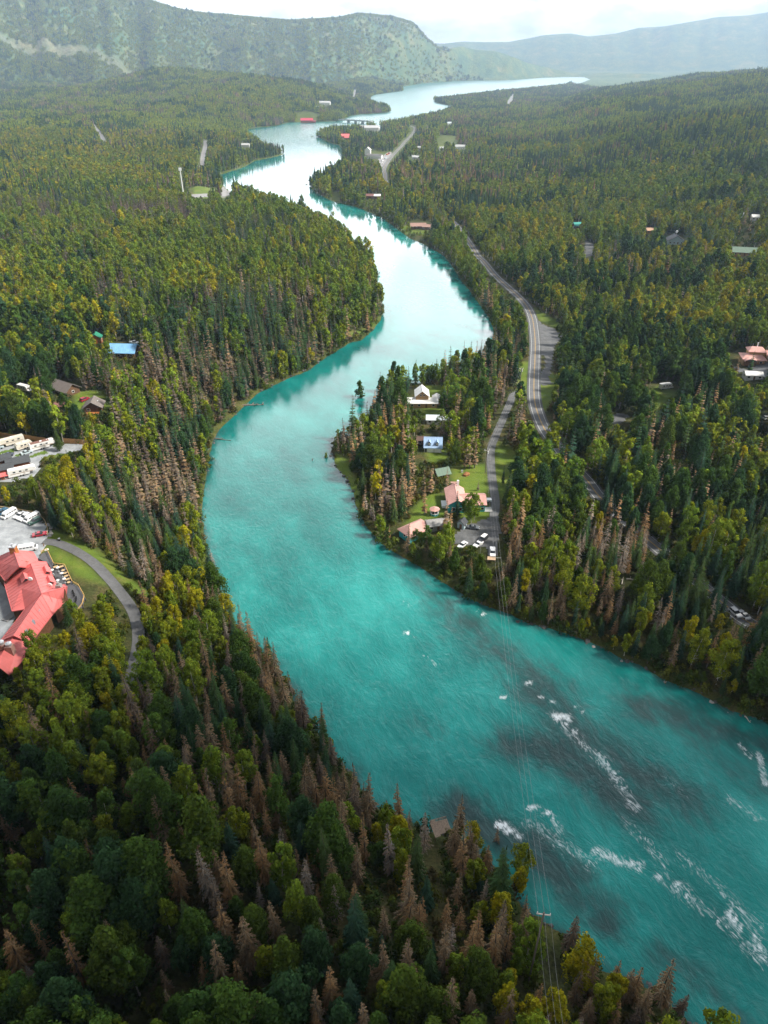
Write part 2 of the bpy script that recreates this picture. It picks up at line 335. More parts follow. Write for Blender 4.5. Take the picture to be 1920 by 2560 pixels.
    rg = N(t, 'ShaderNodeMix', data_type='FLOAT'); lk(fr.outputs[0], rg.inputs[0]); la = N(t, 'ShaderNodeAttribute', attribute_name='ruffled'); lk(la.outputs['Fac'], rg.inputs[2]); rg.inputs[3].default_value = 0.8; lk(rg.outputs[0], b.inputs['Roughness'])
    # ripples: strong in the near riffles, slight on the quiet reaches
    rn = N(t, 'ShaderNodeTexNoise', i_Scale=0.7, i_Detail=6.0, i_Roughness=0.62, i_Distortion=0.3); lk(wa.outputs[0], rn.inputs['Vector'])
    rs = N(t, 'ShaderNodeMapRange'); rs.inputs[3].default_value = 0.04; rs.inputs[4].default_value = 0.42; lk(ro.outputs['Fac'], rs.inputs[0])
    bp = N(t, 'ShaderNodeBump', i_Distance=0.55); lk(rs.outputs[0], bp.inputs['Strength']); lk(rn.outputs['Fac'], bp.inputs['Height'])
    lk(bp.outputs[0], b.inputs['Normal'])
    return m
# ------------------------------------------------------------------ painted layout of the ground (all in metres on the ground)
def gpoly(pts): return GM_(pts)[:, :2]
def apoly(pts): return np.array([at(u, v, 92.0) for u, v in pts])
def mask_poly(poly, X, Y, soft):
    ins = inside(X, Y, poly); d = pdist(X, Y, np.vstack([poly, poly[:1]]))
    return np.clip(0.5 + np.where(ins, d, -d) / (2 * soft), 0, 1)
GRASS = [
    [(120,1318),(150,1330),(200,1352),(260,1390),(330,1450),(400,1500),(370,1520),(300,1450),(230,1395),(160,1362),(118,1350)],   # verge beside the lodge path
    [(104,1368),(125,1362),(170,1385),(225,1420),(262,1460),(230,1452),(190,1440),(165,1415),(138,1408),(120,1378),(104,1383)],   # lawn below the path
    [(1128,1165),(1215,1160),(1222,1225),(1222,1300),(1150,1308),(1128,1235)], [(1035,1268),(1080,1228),(1108,1240),(1118,1298),(1020,1312),(1004,1326)], [(1062,1125),(1118,1125),(1122,1152),(1075,1160)],   # river-house gardens
    [(1050,960),(1110,965),(1105,1040),(1060,1040)],
    [(1238,1105),(1300,1130),(1262,1260),(1240,1230)],
    [(835,1130),(870,1150),(890,1200),(905,1260),(890,1290),(850,1200),(832,1160)],
    [(1345,935),(1400,935),(1390,1000),(1345,1040)], [(1330,770),(1400,805),(1420,835),(1350,800)], [(1330,905),(1300,905),(1290,985),(1318,985)],
    [(190,975),(260,975),(280,1035),(180,1030)], [(0,1120),(200,1120),(130,1145),(0,1165)],
    [(1575,1000),(1660,960),(1700,985),(1620,1035)], [(860,840),(940,815),(950,790),(900,842)],
    [(480,470),(540,468),(560,500),(490,497)], [(1000,565),(1060,560),(1075,590),(1010,585)],
    [(1090,335),(1150,340),(1140,380),(1085,370)],
]
GRASSP = [gpoly(p) for p in GRASS]
BARE = [np.array([(-830., 3110.), (-700., 3190.), (-540., 3230.), (-330., 3270.), (-170., 3280.), (-320., 3200.), (-530., 3140.), (-690., 3090.)]), np.array([(-2050., 4150.), (-1500., 4230.), (-1000., 4300.), (-1000., 4345.), (-1500., 4300.), (-2050., 4230.)])]
# the visible water is laid as its own sheet; everything outside the river outline is land
gz = GZ.ravel(); X_, Y_ = GX.ravel(), GY.ravel()
grass = np.zeros(X_.shape); near = Y_ < 1600
for p in GRASSP: grass[near] = np.maximum(grass[near], mask_poly(p, X_[near], Y_[near], 1.5))
bank = np.where((GS > 0) & (Y_ < 3500), 0.18 * (1 - sst((GS - 0.5) / 4)), 0)
grass = np.maximum(grass, bank)
grass = np.maximum(grass, .45 * sst((Y_ - 700) / 500))
bare = np.zeros(X_.shape); fr_ = (Y_ > 1500) & (Y_ < 6000) & (X_ < 300)
for k, p in enumerate(BARE): bare[fr_] = np.maximum(bare[fr_], mask_poly(p, X_[fr_], Y_[fr_], 14) * (1.0 if k == 0 else 0.45))
DD = np.hypot(X_, Y_)
slope = sst((DD - 3600) / 1200)
GM = ground_material()
me = mesh_np('ground', np.stack([X_, Y_, gz], -1), quads, [GM], smooth=True)
vattr(me, 'grass', grass); vattr(me, 'slope', slope); vattr(me, 'bare', bare)
tag(link(bpy.data.objects.new('ground', me)), 'forest floor, meadows and mountain slopes on both sides of the river', None, None, 'structure')

# water: the same warped grid, only where the river and lake lie
wet = GS < 3.0
keep = wet[quads].any(1)
wq = quads[keep]; used = np.unique(wq); rem = -np.ones(len(X_), np.int64); rem[used] = np.arange(len(used))
wx, wy, wsd = X_[used], Y_[used], GS[used]
def stroke(pts, wd):
    d = pdist(wx, wy, np.array([at(u, v) for u, v in pts])); return np.exp(-(d / wd) ** 2)
shallow = np.zeros(wx.shape)
for pts, wd, a in [
    ([(1010,1430),(1080,1480),(1150,1540)], 6, .55), ([(1100,1500),(1180,1570),(1250,1630),(1330,1700)], 9, .75), ([(1330,1700),(1400,1780),(1440,1850)], 11, .85),
    ([(1290,1860),(1400,1880),(1500,1960),(1580,2010)], 9, .95), ([(1480,1850),(1600,1930),(1700,1990)], 9, .8), ([(1240,1850),(1330,1840)], 6, .6),
    ([(1150,2030),(1230,2080),(1330,2120),(1420,2190)], 8, 1.0), ([(1350,2150),(1450,2230),(1520,2300)], 7, .85), ([(1600,1760),(1720,1800),(1850,1850),(1990,1900)], 9, .8), ([(1750,1850),(1900,1960)], 8, .55),
    ([(1040,1790),(1090,1830)], 5, .4), ([(960,1180),(930,1260),(920,1300)], 8, .3), ([(1650,2380),(1760,2460),(1880,2560)], 6, .6), ([(1180,1560),(1080,1610)], 5, .4)]:
    shallow = np.maximum(shallow, a * stroke(pts, wd))
edge = np.where(wy < 320, np.exp(-np.maximum(-wsd, 0) / 4.0) * 0.75, np.exp(-np.maximum(-wsd, 0) / 3.0) * 0.3)
shallow = np.maximum(shallow, edge)
foam = np.zeros(wx.shape)
for pts, wd, a in [
    ([(1385,1788),(1420,1795)], 1.5, 1.1), ([(1390,1800),(1440,1830)], 1.0, .75), ([(1420,1830),(1470,1870),(1520,1920),(1560,1975),(1590,2020)], 2.0, .62), ([(1500,1890),(1545,1950)], 1.6, .8),
    ([(1245,2058),(1270,2072)], 1.1, 1.5), ([(1270,2070),(1300,2095)], 1.4, .85), ([(1325,2018),(1370,2030)], .9, 1.2), ([(1375,2035),(1400,2075)], 1.3, .75),
    ([(1320,2060),(1420,2120),(1480,2160)], 2.6, .52), ([(1490,2125),(1540,2150),(1600,2165)], 1.6, .9), ([(1640,2190),(1720,2220)], 1.2, .75), ([(1560,2050),(1620,2110),(1660,2160)], 1.8, .55),
    ([(1010,1500),(1030,1520)], .8, .6), ([(1015,1580),(1035,1590)], .7, .95), ([(1195,1528),(1215,1540)], .7, 1.0), ([(1308,1704),(1328,1710)], .6, 1.1), ([(1245,1738),(1262,1744)], .6, 1.0),
    ([(1325,1735),(1385,1755)], .8, .75), ([(1440,1765),(1460,1780)], .6, .9), ([(1060,1640),(1090,1665)], 1.2, .5), ([(1895,1880),(1915,1965)], 1.2, .85), ([(1850,1860),(1880,1900)], .8, .8),
    ([(1825,2000),(1900,2045)], 2.2, .55), ([(1650,2200),(1760,2270),(1830,2330),(1900,2400)], 2.0, .6), ([(1820,2280),(1850,2320)], 1.0, 1.0), ([(1700,2140),(1800,2220),(1900,2320)], 2.4, .5), ([(1880,2330),(1915,2390)], 1.2, .8), ([(1660,1940),(1720,1990)], 1.4, .35)]:
    foam = np.maximum(foam, a * stroke(pts, wd))
riff = np.interp(wy, [60, 150, 220, 330, 450, 700], [1.0, 1.0, .6, .32, .18, .06])
riff = np.clip(riff * (0.75 + 0.5 * fbm(wx / 25, wy / 25, 51)) + 0.25 * shallow * (wy < 260), 0, 1.2)
me = mesh_np('river', np.stack([wx, wy, np.zeros(len(used))], -1), rem[wq], [water_material()], smooth=True)
vattr(me, 'shallow', shallow); vattr(me, 'foam', foam); vattr(me, 'riffle', riff); vattr(me, 'ruffled', np.interp(wy, [700, 1700, 2600], [.06, .10, .30]))
tag(link(bpy.data.objects.new('river', me)), 'turquoise glacial river winding from the lake, with white riffles', None, None, 'structure')

# ------------------------------------------------------------------ tree shapes
def tube(V, Fc, pts, rad, n=6):
    b = len(V)
    for (x, y, z), r in zip(pts, rad):
        for k in range(n):
            a = 2 * math.pi * k / n; V.append((x + r * math.cos(a), y + r * math.sin(a), z))
    for i in range(len(pts) - 1):
        for k in range(n):
            Fc.append((b + i * n + k, b + i * n + (k + 1) % n, b + (i + 1) * n + (k + 1) % n, b + (i + 1) * n + k))
def jit(c, r, a=0.22):
    f = 1 + a * (r.random() * 2 - 1); h = 0.10 * (r.random() * 2 - 1)
    return (c[0] * f * (1 + h), c[1] * f, c[2] * f * (1 - h))
def conifer(seed, Ht, Rm, lev, nb, lod, col, dead=False, gap=0.0):
    """crown (verts, faces, colours) and trunk (verts, faces)"""
    r = random.Random(seed); V, Fc, Cc = [], [], []
    z0 = Ht * (0.10 if not dead else 0.13)
    lean = (r.uniform(-.02, .02), r.uniform(-.02, .02)); bias = r.uniform(0, 6.28)
    if lod == 0:
        for i in range(lev):
            f = i / lev; zb = z0 + (Ht - z0) * f; rr = Rm * (1 - f) ** 0.85 * (1 if f > .12 else .75 + f * 2) + 0.12
            k = 6; b = len(V); o = r.random()
            for q in range(k):
                a = 2 * math.pi * (q + o) / k; rq = rr * r.uniform(.75, 1.2)
                V.append((rq * math.cos(a), rq * math.sin(a), zb - .12 * rr * r.uniform(.2, 1.5)))
            V.append((0, 0, zb + (Ht - z0) / lev * 1.9)); 
            for q in range(k):
                if r.random() < gap * .5: continue
                Fc.append((b + q, b + (q + 1) % k, b + k)); Cc.append(jit(col, r, .3))
    else:
        for i in range(lev):
            f = (i + r.random() * .6) / lev; zb = z0 + (Ht - z0) * f
            rr = Rm * min(1, (1 - f) ** 0.8 * (1 if f > .15 else .7 + f * 2)) + 0.15
            n = max(4, int(nb * (0.6 + 0.5 * (1 - f)))); o = r.random() * 6.28
            for q in range(n):
                if r.random() < gap: continue
                a = o + 2 * math.pi * (q + r.uniform(-.3, .3)) / n
                ln = rr * r.uniform(.7, 1.15) * (1 + .12 * math.cos(a - bias))
                ca, sa = math.cos(a), math.sin(a)
                dr = -(0.22 if not dead else 0.38) * ln * r.uniform(.6, 1.4)
                def P(t, s=0.0, dz=0.0): return (lean[0] * zb + ca * ln * t - sa * s, lean[1] * zb + sa * ln * t + ca * s, zb + .12 * ln * t + dr * t * t + dz)
                cl = jit(col, r, .26)
                if lod == 1:
                    wd = .40 * ln + .14; b = len(V); V += [P(.05), P(.55, wd * r.uniform(.6, 1.1), -.1), P(1.0), P(.55, -wd * r.uniform(.6, 1.1), -.1)]
                    Fc.append((b, b + 1, b + 2)); Fc.append((b, b + 2, b + 3)); Cc += [jit(cl, r, .15), jit(cl, r, .15)]
                else:
                    for t in ((.3, .55, .8) if ln > .7 else (.45, .8)):
                        wd = (.34 * ln * (1.15 - t) + .16) * (0.62 if dead else 1)
                        for sgn in (1, -1):
                            if dead and r.random() < .12: continue
                            b = len(V); V += [P(t - .2), P(t + .08), P(t + .12 + r.uniform(0, .12), sgn * wd * r.uniform(.7, 1.2), -.12 * ln * r.uniform(.2, 1.2))]
                            Fc.append((b, b + 1, b + 2)); Cc.append(jit(cl, r, .2))
                        b = len(V); hl = (.22 if not dead else .30) * (.4 + .5 * ln) * r.uniform(.5, 1.2)
                        V += [P(t - .14), P(t + .12), P(t, r.uniform(-.1, .1), -hl)]; Fc.append((b, b + 1, b + 2)); Cc.append(jit(cl, r, .2))
                    b = len(V); V += [P(.75, .10), P(.75, -.10), P(1.06)]; Fc.append((b, b + 1, b + 2)); Cc.append(jit(cl, r, .2))
        b = len(V); V += [(.12, 0, Ht - .9), (-.08, .1, Ht - .9), (-.08, -.1, Ht - .9), (0, 0, Ht + .35)]
        Fc += [(b, b + 1, b + 3), (b + 1, b + 2, b + 3), (b + 2, b, b + 3)]; Cc += [col] * 3
    TV, TF = [], []
    n = 3 if lod == 0 else 6
    tube(TV, TF, [(0, 0, -1.2), (0, 0, Ht * .3), (lean[0] * Ht * .9, lean[1] * Ht * .9, Ht * .96)], [.013 * Ht + .04, .010 * Ht + .03, .03], n)
    return (V, Fc, Cc), (TV, TF)
def broadleaf(seed, Ht, Rc, zlow, nl, nf, fs, col, lod, taper=.62, yel=None):
    r = random.Random(seed); V, Fc, Cc = [], [], []
    hc = (Ht - zlow) / 2; zc = zlow + hc; lobes = []
    ox, oy = r.uniform(-.15, .15) * Rc, r.uniform(-.15, .15) * Rc; big = nl > 20
    for i in range(nl):
        th = r.random() * 6.283; t = -0.95 + 1.87 * ((i + r.random()) / nl)
        prof = math.sqrt(max(.05, 1 - t * t)) if t < -.1 else max(.2, 1 - taper * (t + .1) - .3 * max(0, t) ** 2)
        prof *= 1 + .22 * math.sin(2 * th + seed) + .12 * math.sin(3 * th + 2 * seed)
        q = prof * Rc * r.uniform(.30, .86)
        lr = Rc * (r.uniform(.17, .33) if big else r.uniform(.28, .44)) * (1 - .2 * max(0, t))
        lobes.append((ox + q * math.cos(th), oy + q * math.sin(th), zc + t * (hc - lr * .8), lr, r.uniform(.72, 1.28)))
    lobes.append((ox, oy, Ht - Rc * .25, Rc * .22, 1.1))
    per = nf // len(lobes)
    for (lx, ly, lz, lr, tone) in lobes:
        cl0 = tuple(c * tone for c in col)
        if yel and r.random() < .3: cl0 = tuple(c * tone for c in yel)
        for k in range(per):
            a = r.random() * 6.283; z = r.uniform(-.75, 1); s = math.sqrt(max(0, 1 - z * z)); d = (s * math.cos(a), s * math.sin(a), z)
            rr = lr * (r.uniform(.72, 1.12) if r.random() < .75 else r.uniform(1.0, 1.45))
            p = Vector((lx + d[0] * rr, ly + d[1] * rr, lz + d[2] * rr * 1.35))
            nrm = Vector((d[0] + r.uniform(-.7, .7), d[1] + r.uniform(-.7, .7), d[2] + .35 + r.uniform(-.6, .6)))
            nrm = nrm.normalized() if nrm.length > .01 else Vector((0, 0, 1))
            t1 = nrm.orthogonal().normalized(); t2 = nrm.cross(t1); ang = r.random() * 6.283
            e1 = t1 * math.cos(ang) + t2 * math.sin(ang); e2 = nrm.cross(e1); sz = fs * r.uniform(.55, 1.25)
            b = len(V)
            V += [tuple(p + e1 * sz), tuple(p + e2 * sz * .6), tuple(p - e1 * sz * .9), tuple(p - e2 * sz * .6)]
            Fc.append((b, b + 1, b + 2, b + 3)); Cc.append(jit(cl0, r, .3))
    TV, TF = [], []
    n = 3 if lod == 0 else 6
    tube(TV, TF, [(0, 0, -1.2), (.02 * Ht, 0, zlow), (0, .015 * Ht, zc + hc * .5)], [.013 * Ht + .05, .010 * Ht + .03, .05], n)
    if lod >= 1:
        for (lx, ly, lz, lr, tone) in lobes[:6 if lod == 1 else 12]:
            z1 = max(zlow * .85, lz - 1.0 * math.hypot(lx, ly) - .3)
            tube(TV, TF, [(0, 0, z1), (lx * .55, ly * .55, (z1 + lz) / 2 + .2), (lx, ly, lz)], [.007 * Ht, .05, .03], 3 if lod == 1 else 4)
    return (V, Fc, Cc), (TV, TF)

# species -> list of colour variants (linear albedo)
PAL = {
    'spruce': [(.026, .056, .022), (.036, .068, .022), (.024, .052, .030), (.046, .074, .022)],
    'dead':   [(.185, .130, .076), (.215, .132, .064), (.130, .100, .072), (.082, .062, .046), (.215, .175, .135)],
    'birch':  [(.100, .156, .016), (.145, .178, .014), (.225, .212, .010), (.060, .112, .018), (.120, .168, .016)],
    'cotton': [(.036, .074, .016), (.050, .092, .016), (.030, .066, .024), (.064, .098, .014)],
}
TONE = {
    'spruce': ['dark green', 'green', 'blue-green', 'olive-green'],
    'dead': ['pale brown', 'rusty brown', 'grey-brown', 'dark brown', 'silvery grey'],
    'birch': ['yellow-green', 'golden green', 'bright yellow', 'mid-green', 'lime-green'],
    'cotton': ['dark green', 'mid-green', 'bluish green', 'olive-green'],
}
NSHAPE = 5
def make_shape(sp, c, k, lod):
    c = c % len(PAL[sp]); col = PAL[sp][c]; sd = 1000 * c + 10 * k + 7
    rr = random.Random(sd * 3 + 1); f = (0.0, .5, 1.0, .25, .75)[k]
    if sp == 'spruce':
        return conifer(sd, 13.5 + 4 * f, (2.3, 1.7, 2.7, 2.0, 2.45)[k], (5, 13, 25)[lod], (6, 6, 8)[lod], lod, col)
    if sp == 'dead':
        return conifer(sd + 5, 12.5 + 4 * f, (2.0, 1.45, 2.35, 1.7, 1.9)[k], (5, 13, 26)[lod], (6, 6, 8)[lod], lod, col, True, (.24, .40, .28, .46, .33)[k])
    if sp == 'birch':
        return broadleaf(sd + 3, 11 + 4 * f, (2.9, 2.4, 3.4, 2.2, 3.1)[k], (2.0, 3.4, 2.2, 2.8, 1.6)[k], (6, 15, 34)[lod], (90, 480, 2500)[lod], (1.35, .64, .31)[lod], col, lod, .22, yel=(col[0] * 1.32, col[1] * 1.2, col[2]))
    return broadleaf(sd + 4, 14.5 + 4.5 * f, (4.0, 3.2, 4.7, 3.6, 4.2)[k], (2.4, 2.8, 2.0, 2.2, 3.0)[k], (9, 26, 74)[lod], (100, 650, 5400)[lod], (1.75, .80, .33)[lod], col, lod)
LEAFM = {'spruce': NEED, 'dead': NEED, 'birch': FOL, 'cotton': FOL}
TRKM = {'spruce': BARK, 'dead': BARK, 'birch': BIRCHB, 'cotton': BARK}
def merged(sp, c, k, lod, name):
    (V, Fc, Cc), (TV, TF) = make_shape(sp, c, k, lod)
    b = len(V); f = Fc + [tuple(q + b for q in p) for p in TF]
    tc_ = (.11, .09, .075) if sp != 'birch' else (.4, .37, .31)
    return mesh_np(name, V + TV, f, [LEAFM[sp], TRKM[sp]], [0] * len(Fc) + [1] * len(TF), fcol=np.array(Cc + [tc_] * len(TF)))
SPEC = ['spruce', 'dead', 'birch', 'cotton']
PROTO = {}          # lod -> (collection, index table)
def proto_collection(lod):
    c_ = bpy.data.collections.new('tree_shapes_%d' % lod); tab = {}
    i = 0
    for sp in SPEC:
        for c in range(len(PAL[sp])):
            for k in range(NSHAPE):
                o = bpy.data.objects.new('shape_%d_%03d' % (lod, i), merged(sp, c, k, lod, 'forest_tree')); c_.objects.link(o); tab[(sp, c, k)] = i; i += 1
    PROTO[lod] = (c_, tab)
for lod in (0, 1, 2): proto_collection(lod)
def clump_collection():
    """small groups of far trees: one mesh for five or six neighbouring trees"""
    c_ = bpy.data.collections.new('tree_groups'); tab = {}; i = 0
    r = random.Random(77)
    for sp in SPEC:
        for c in range(len(PAL[sp])):
            V, Fc, Cc = [], [], []
            for q in range(6):
                (v, f, cc), _ = make_shape(sp if r.random() < .85 else 'spruce', c if r.random() < .8 else r.randrange(4), r.randrange(3), 0)
                a = q * 1.05 + r.uniform(-.3, .3); d = 0 if q == 0 else r.uniform(4, 7.5); s = r.uniform(.7, 1.05); b = len(V)
                V += [(x * s + d * math.cos(a), y * s + d * math.sin(a), z * s) for x, y, z in v]; Fc += [tuple(b + e for e in p) for p in f]; Cc += [tuple(1.3 * e for e in q3) for q3 in cc]  # far leaf colour brightened; the paler look of distance is put into it
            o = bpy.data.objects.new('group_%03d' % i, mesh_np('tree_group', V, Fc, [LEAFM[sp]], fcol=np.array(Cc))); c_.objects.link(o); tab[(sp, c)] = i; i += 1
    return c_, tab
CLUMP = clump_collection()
def shrub_collection():
    c_ = bpy.data.collections.new('shrub_shapes')
    for i, col in enumerate([(.060, .095, .016), (.080, .105, .018), (.045, .075, .018), (.105, .115, .018), (.095, .080, .030), (.055, .085, .020)]):
        (V, Fc, Cc), _ = broadleaf(900 + i, 2.6 + .3 * (i % 3), 1.9, .1, 7, 150, .36, col, 0)
        c_.objects.link(bpy.data.objects.new('shrub_%03d' % i, mesh_np('shrub', V, Fc, [FOL], fcol=np.array(Cc))))
    return c_
SHRUB = shrub_collection()
def scatter(name, label, pts, rot, scl, idx, coll):
    me = bpy.data.meshes.new(name); me.from_pydata(np.asarray(pts).tolist(), [], [])
    a = me.attributes.new('idx', 'INT', 'POINT'); a.data.foreach_set('value', np.asarray(idx, np.int32))
    a = me.attributes.new('rot', 'FLOAT_VECTOR', 'POINT'); a.data.foreach_set('vector', np.asarray(rot, np.float32).ravel())
    a = me.attributes.new('scl', 'FLOAT_VECTOR', 'POINT'); a.data.foreach_set('vector', np.asarray(scl, np.float32).ravel())
    g = bpy.data.node_groups.new(name + '_scatter', 'GeometryNodeTree')
    g.interface.new_socket('Geometry', in_out='INPUT', socket_type='NodeSocketGeometry'); g.interface.new_socket('Geometry', in_out='OUTPUT', socket_type='NodeSocketGeometry')
    gi = g.nodes.new('NodeGroupInput'); go = g.nodes.new('NodeGroupOutput'); ip = g.nodes.new('GeometryNodeInstanceOnPoints')
    ci = g.nodes.new('GeometryNodeCollectionInfo'); ci.inputs['Collection'].default_value = coll; ci.inputs['Separate Children'].default_value = True; ci.inputs['Reset Children'].default_value = True
    def na(n, ty): q = g.nodes.new('GeometryNodeInputNamedAttribute'); q.data_type = ty; q.inputs['Name'].default_value = n; return q.outputs['Attribute']
    ip.inputs['Pick Instance'].default_value = True
    lk = g.links.new
    lk(gi.outputs[0], ip.inputs['Points']); lk(ci.outputs[0], ip.inputs['Instance']); lk(na('idx', 'INT'), ip.inputs['Instance Index'])
    lk(na('rot', 'FLOAT_VECTOR'), ip.inputs['Rotation']); lk(na('scl', 'FLOAT_VECTOR'), ip.inputs['Scale']); lk(ip.outputs[0], go.inputs[0])
    o = link(bpy.data.objects.new(name, me)); md = o.modifiers.new('scatter', 'NODES'); md.node_group = g
    return tag(o, label, None, None, 'stuff')

# ------------------------------------------------------------------ clearings: photo regions where no tree may stand in front
MASK = np.zeros((640, 480), bool)
_mv, _mu = np.mgrid[0:640, 0:480] * 4.0 + 2.0
def protect(*polys):
    for p in polys:
        p = np.array(p, float); lo = p.min(0) - 8; hi = p.max(0) + 8
        a, b, c, d = max(0, int(lo[0] // 4)), min(480, int(hi[0] // 4) + 1), max(0, int(lo[1] // 4)), min(640, int(hi[1] // 4) + 1)
        MASK[c:d, a:b] |= inside(_mu[c:d, a:b], _mv[c:d, a:b], p)
def band(pts, wd):
    pts = [np.array(p, float) for p in pts]; l, r = [], []
    for i, p in enumerate(pts):
        t = pts[min(i + 1, len(pts) - 1)] - pts[max(i - 1, 0)]; t /= np.hypot(*t) + 1e-9; n = np.array([-t[1], t[0]]) * (wd[i] if isinstance(wd, list) else wd)
        l.append(p + n); r.append(p - n)
    return l + r[::-1]
protect([(-10,1262),(60,1272),(105,1288),(122,1310),(128,1345),(200,1372),(250,1412),(300,1470),(345,1535),(362,1600),(352,1640),(326,1640),(335,1590),(318,1535),(280,1480),(250,1455),(225,1450),(200,1470),(214,1500),(196,1535),(165,1505),(150,1545),(128,1545),(80,1610),(60,1655),(20,1690),(-10,1680)],   # lodge, lot, path
        [(0,1088),(120,1100),(145,1112),(140,1135),(100,1142),(96,1175),(84,1190),(40,1200),(20,1196),(-5,1196)], [(160,1104),(226,1110),(226,1120),(162,1116)],      # caravan park
        [(292,853),(345,858),(338,895),(285,880)], [(228,835),(256,835),(256,858),(228,858)], [(138,954),(182,954),(182,980),(138,975)], [(190,985),(222,985),(228,1002),(256,1005),(256,1034),(210,1030)], [(143,1010),(166,1010),(166,1022),(143,1022)], [(47,967),(80,967),(80,985),(47,985)],
        [(1024,972),(1100,972),(1095,1012),(1075,1040),(1022,1010)], [(1062,1090),(1104,1090),(1104,1130),(1130,1150),(1040,1160)], [(1068,1046),(1088,1046),(1088,1060),(1068,1060)],
        [(1090,1172),(1115,1172),(1115,1192),(1092,1192)], [(1108,1215),(1206,1222),(1222,1255),(1222,1300),(1205,1278),(1130,1262),(1116,1280),(1080,1310),(1020,1298),(1075,1268),(1108,1268)], [(1135,1168),(1215,1162),(1222,1225),(1140,1222)],
        [(998,1330),(1030,1300),(1060,1300),(1072,1318),(1040,1340),(1018,1352),(1000,1352)], [(1142,1298),(1166,1298),(1166,1324),(1142,1324)],
        band([(1280,990),(1266,1026),(1246,1072),(1231,1112),(1227,1150),(1230,1194),(1236,1240),(1236,1300),(1233,1360),(1232,1400)], [6,8,9,10,11,11,14,13,12,10]), [(1225,1295),(1180,1312),(1130,1345),(1175,1352),(1190,1365),(1225,1370)],
        band([(1194,640),(1209,656),(1238,689),(1272,719),(1301,747),(1319,770),(1332,798),(1337,825),(1339,860),(1338,905),(1335,950),(1335,984),(1338,1011),(1345,1036),(1356,1061),(1368,1084)], [4,5,6,7,8,9,12,15,16,16,16,16,16,14,13,10]),
        [(1345,790),(1400,840),(1405,842),(1382,868),(1380,905),(1370,945),(1378,960),(1350,965),(1350,800)], band([(1466,1198),(1494,1236)], 12), band([(1632,1360),(1648,1378)], 9), band([(1832,1532),(1876,1558)], 11), band([(1712,1425),(1726,1440)], 6),
        band([(966,452),(963,437),(961,424),(969,406),(984,387),(999,370),(1010,356),(1023,343),(1035,329),(1035,318),(1022,315)], 6), band([(1272,257),(1284,237)], 4), band([(1183,622),(1172,606)], 4),
        [(912,371),(930,371),(956,382),(972,380),(975,392),(955,410),(940,400),(914,394)], [(919,486),(950,486),(950,498),(919,498)], [(750,288),(786,290),(786,304),(750,303)], [(862,294),(922,299),(922,310),(862,304)],
        [(798,255),(828,258),(828,264),(798,264)], [(914,322),(954,316),(954,328),(914,330)], [(857,338),(874,340),(874,350),(857,346)], [(606,361),(623,361),(623,370),(606,370)],
        [(1030,552),(1076,553),(1076,575),(1030,578)], [(1432,556),(1452,556),(1452,572),(1432,570)], [(1618,574),(1633,574),(1633,583),(1618,583)], [(1666,586),(1706,588),(1704,611),(1668,611)], [(1830,618),(1884,622),(1884,640),(1830,636)], [(1848,536),(1856,536),(1856,545),(1848,545)], [(1880,543),(1892,543),(1892,552),(1880,552)],
        [(1838,872),(1924,876),(1924,945),(1862,952),(1840,915)], [(1646,958),(1682,958),(1682,978),(1700,985),(1640,1010)], [(1528,1030),(1575,1034),(1575,1060),(1530,1062)], [(1464,600),(1484,610),(1480,640),(1464,642)], [(1905,1035),(1925,1035),(1925,1060),(1905,1060)],
        band([(234,315),(249,330),(260,353)], 4), band([(513,368),(508,392),(506,412)], 5), [(556,466),(581,463),(575,488),(556,497)], [(478,484),(520,484),(520,494),(478,494)], band([(452,428),(458,480)], 5), band([(888,226),(884,245)], 3), [(476,470),(500,470),(520,486),(480,486)],
        [(1084,2040),(1122,2044),(1118,2078),(1086,2080)], [(1062,2085),(1100,2085),(1090,2130),(1065,2130)], [(1553,1440),(1600,1442),(1600,1465),(1550,1464)], band([(1213,1128),(1213,1183)], 6), [(1340,2272),(1378,2272),(1378,2296),(1340,2296)],
        [(1022,393),(1048,393),(1048,400),(1022,400)], [(1043,367),(1052,367),(1052,375),(1043,375)], [(1098,371),(1110,371),(1110,378),(1098,378)], [(1118,306),(1134,306),(1134,314),(1118,314)], [(1140,366),(1166,366),(1166,376),(1140,376)], [(832,482),(850,482),(850,505),(832,505)], band([(1219,1376),(1240,1376),(1240,1412),(1219,1412)], 8),
        [(598,1005),(662,1005),(662,1020),(598,1022)])

# ground where nothing grows (metres)
KEEP = []           # (polygon or line, distance)
gl = gpoly
HWY = gl([(1960,1612),(1897,1571),(1854,1546),(1790,1495),(1718,1433),(1640,1367),(1560,1300),(1498,1242),(1469,1204),(1420,1150),(1382,1104),(1367,1083),(1355,1061),(1345,1036),(1338,1011),(1335,984),(1335,950),(1337,905),(1338,860),(1335,821),(1330,794),(1319,769),(1301,747),(1272,720),(1238,689),(1209,654),(1194,640),(1183,622),(1157,584),(1120,545),(1060,510),(1000,480),(966,456),(963,437),(960,424),(968,407),(983,387),(999,370),(1010,357),(1023,344),(1035,330),(1036,319),(1023,314),(1000,310)])
DRIVE = gl([(1310,975),(1283,987),(1277,1003),(1267,1025),(1258,1048),(1247,1072),(1238,1094),(1230,1112),(1227,1132),(1227,1157),(1230,1194),(1233,1216),(1237,1241),(1238,1267),(1235,1294),(1234,1321),(1232,1357),(1232,1390)])
PATH = gl([(108,1354),(130,1356),(150,1360),(190,1378),(230,1405),(270,1445),(310,1495),(335,1535),(347,1580),(346,1620),(338,1655),(330,1690),(322,1720)])
SIDE1 = gl([(222,300),(234,315),(249,330),(260,353),(268,372)])
SIDE2 = gl([(514,352),(513,370),(508,390),(506,415),(500,430)])
SIDE3 = gl([(1266,270),(1272,257),(1279,247),(1285,236)])
SIDE4 = gl([(890,222),(887,232),(883,246)])
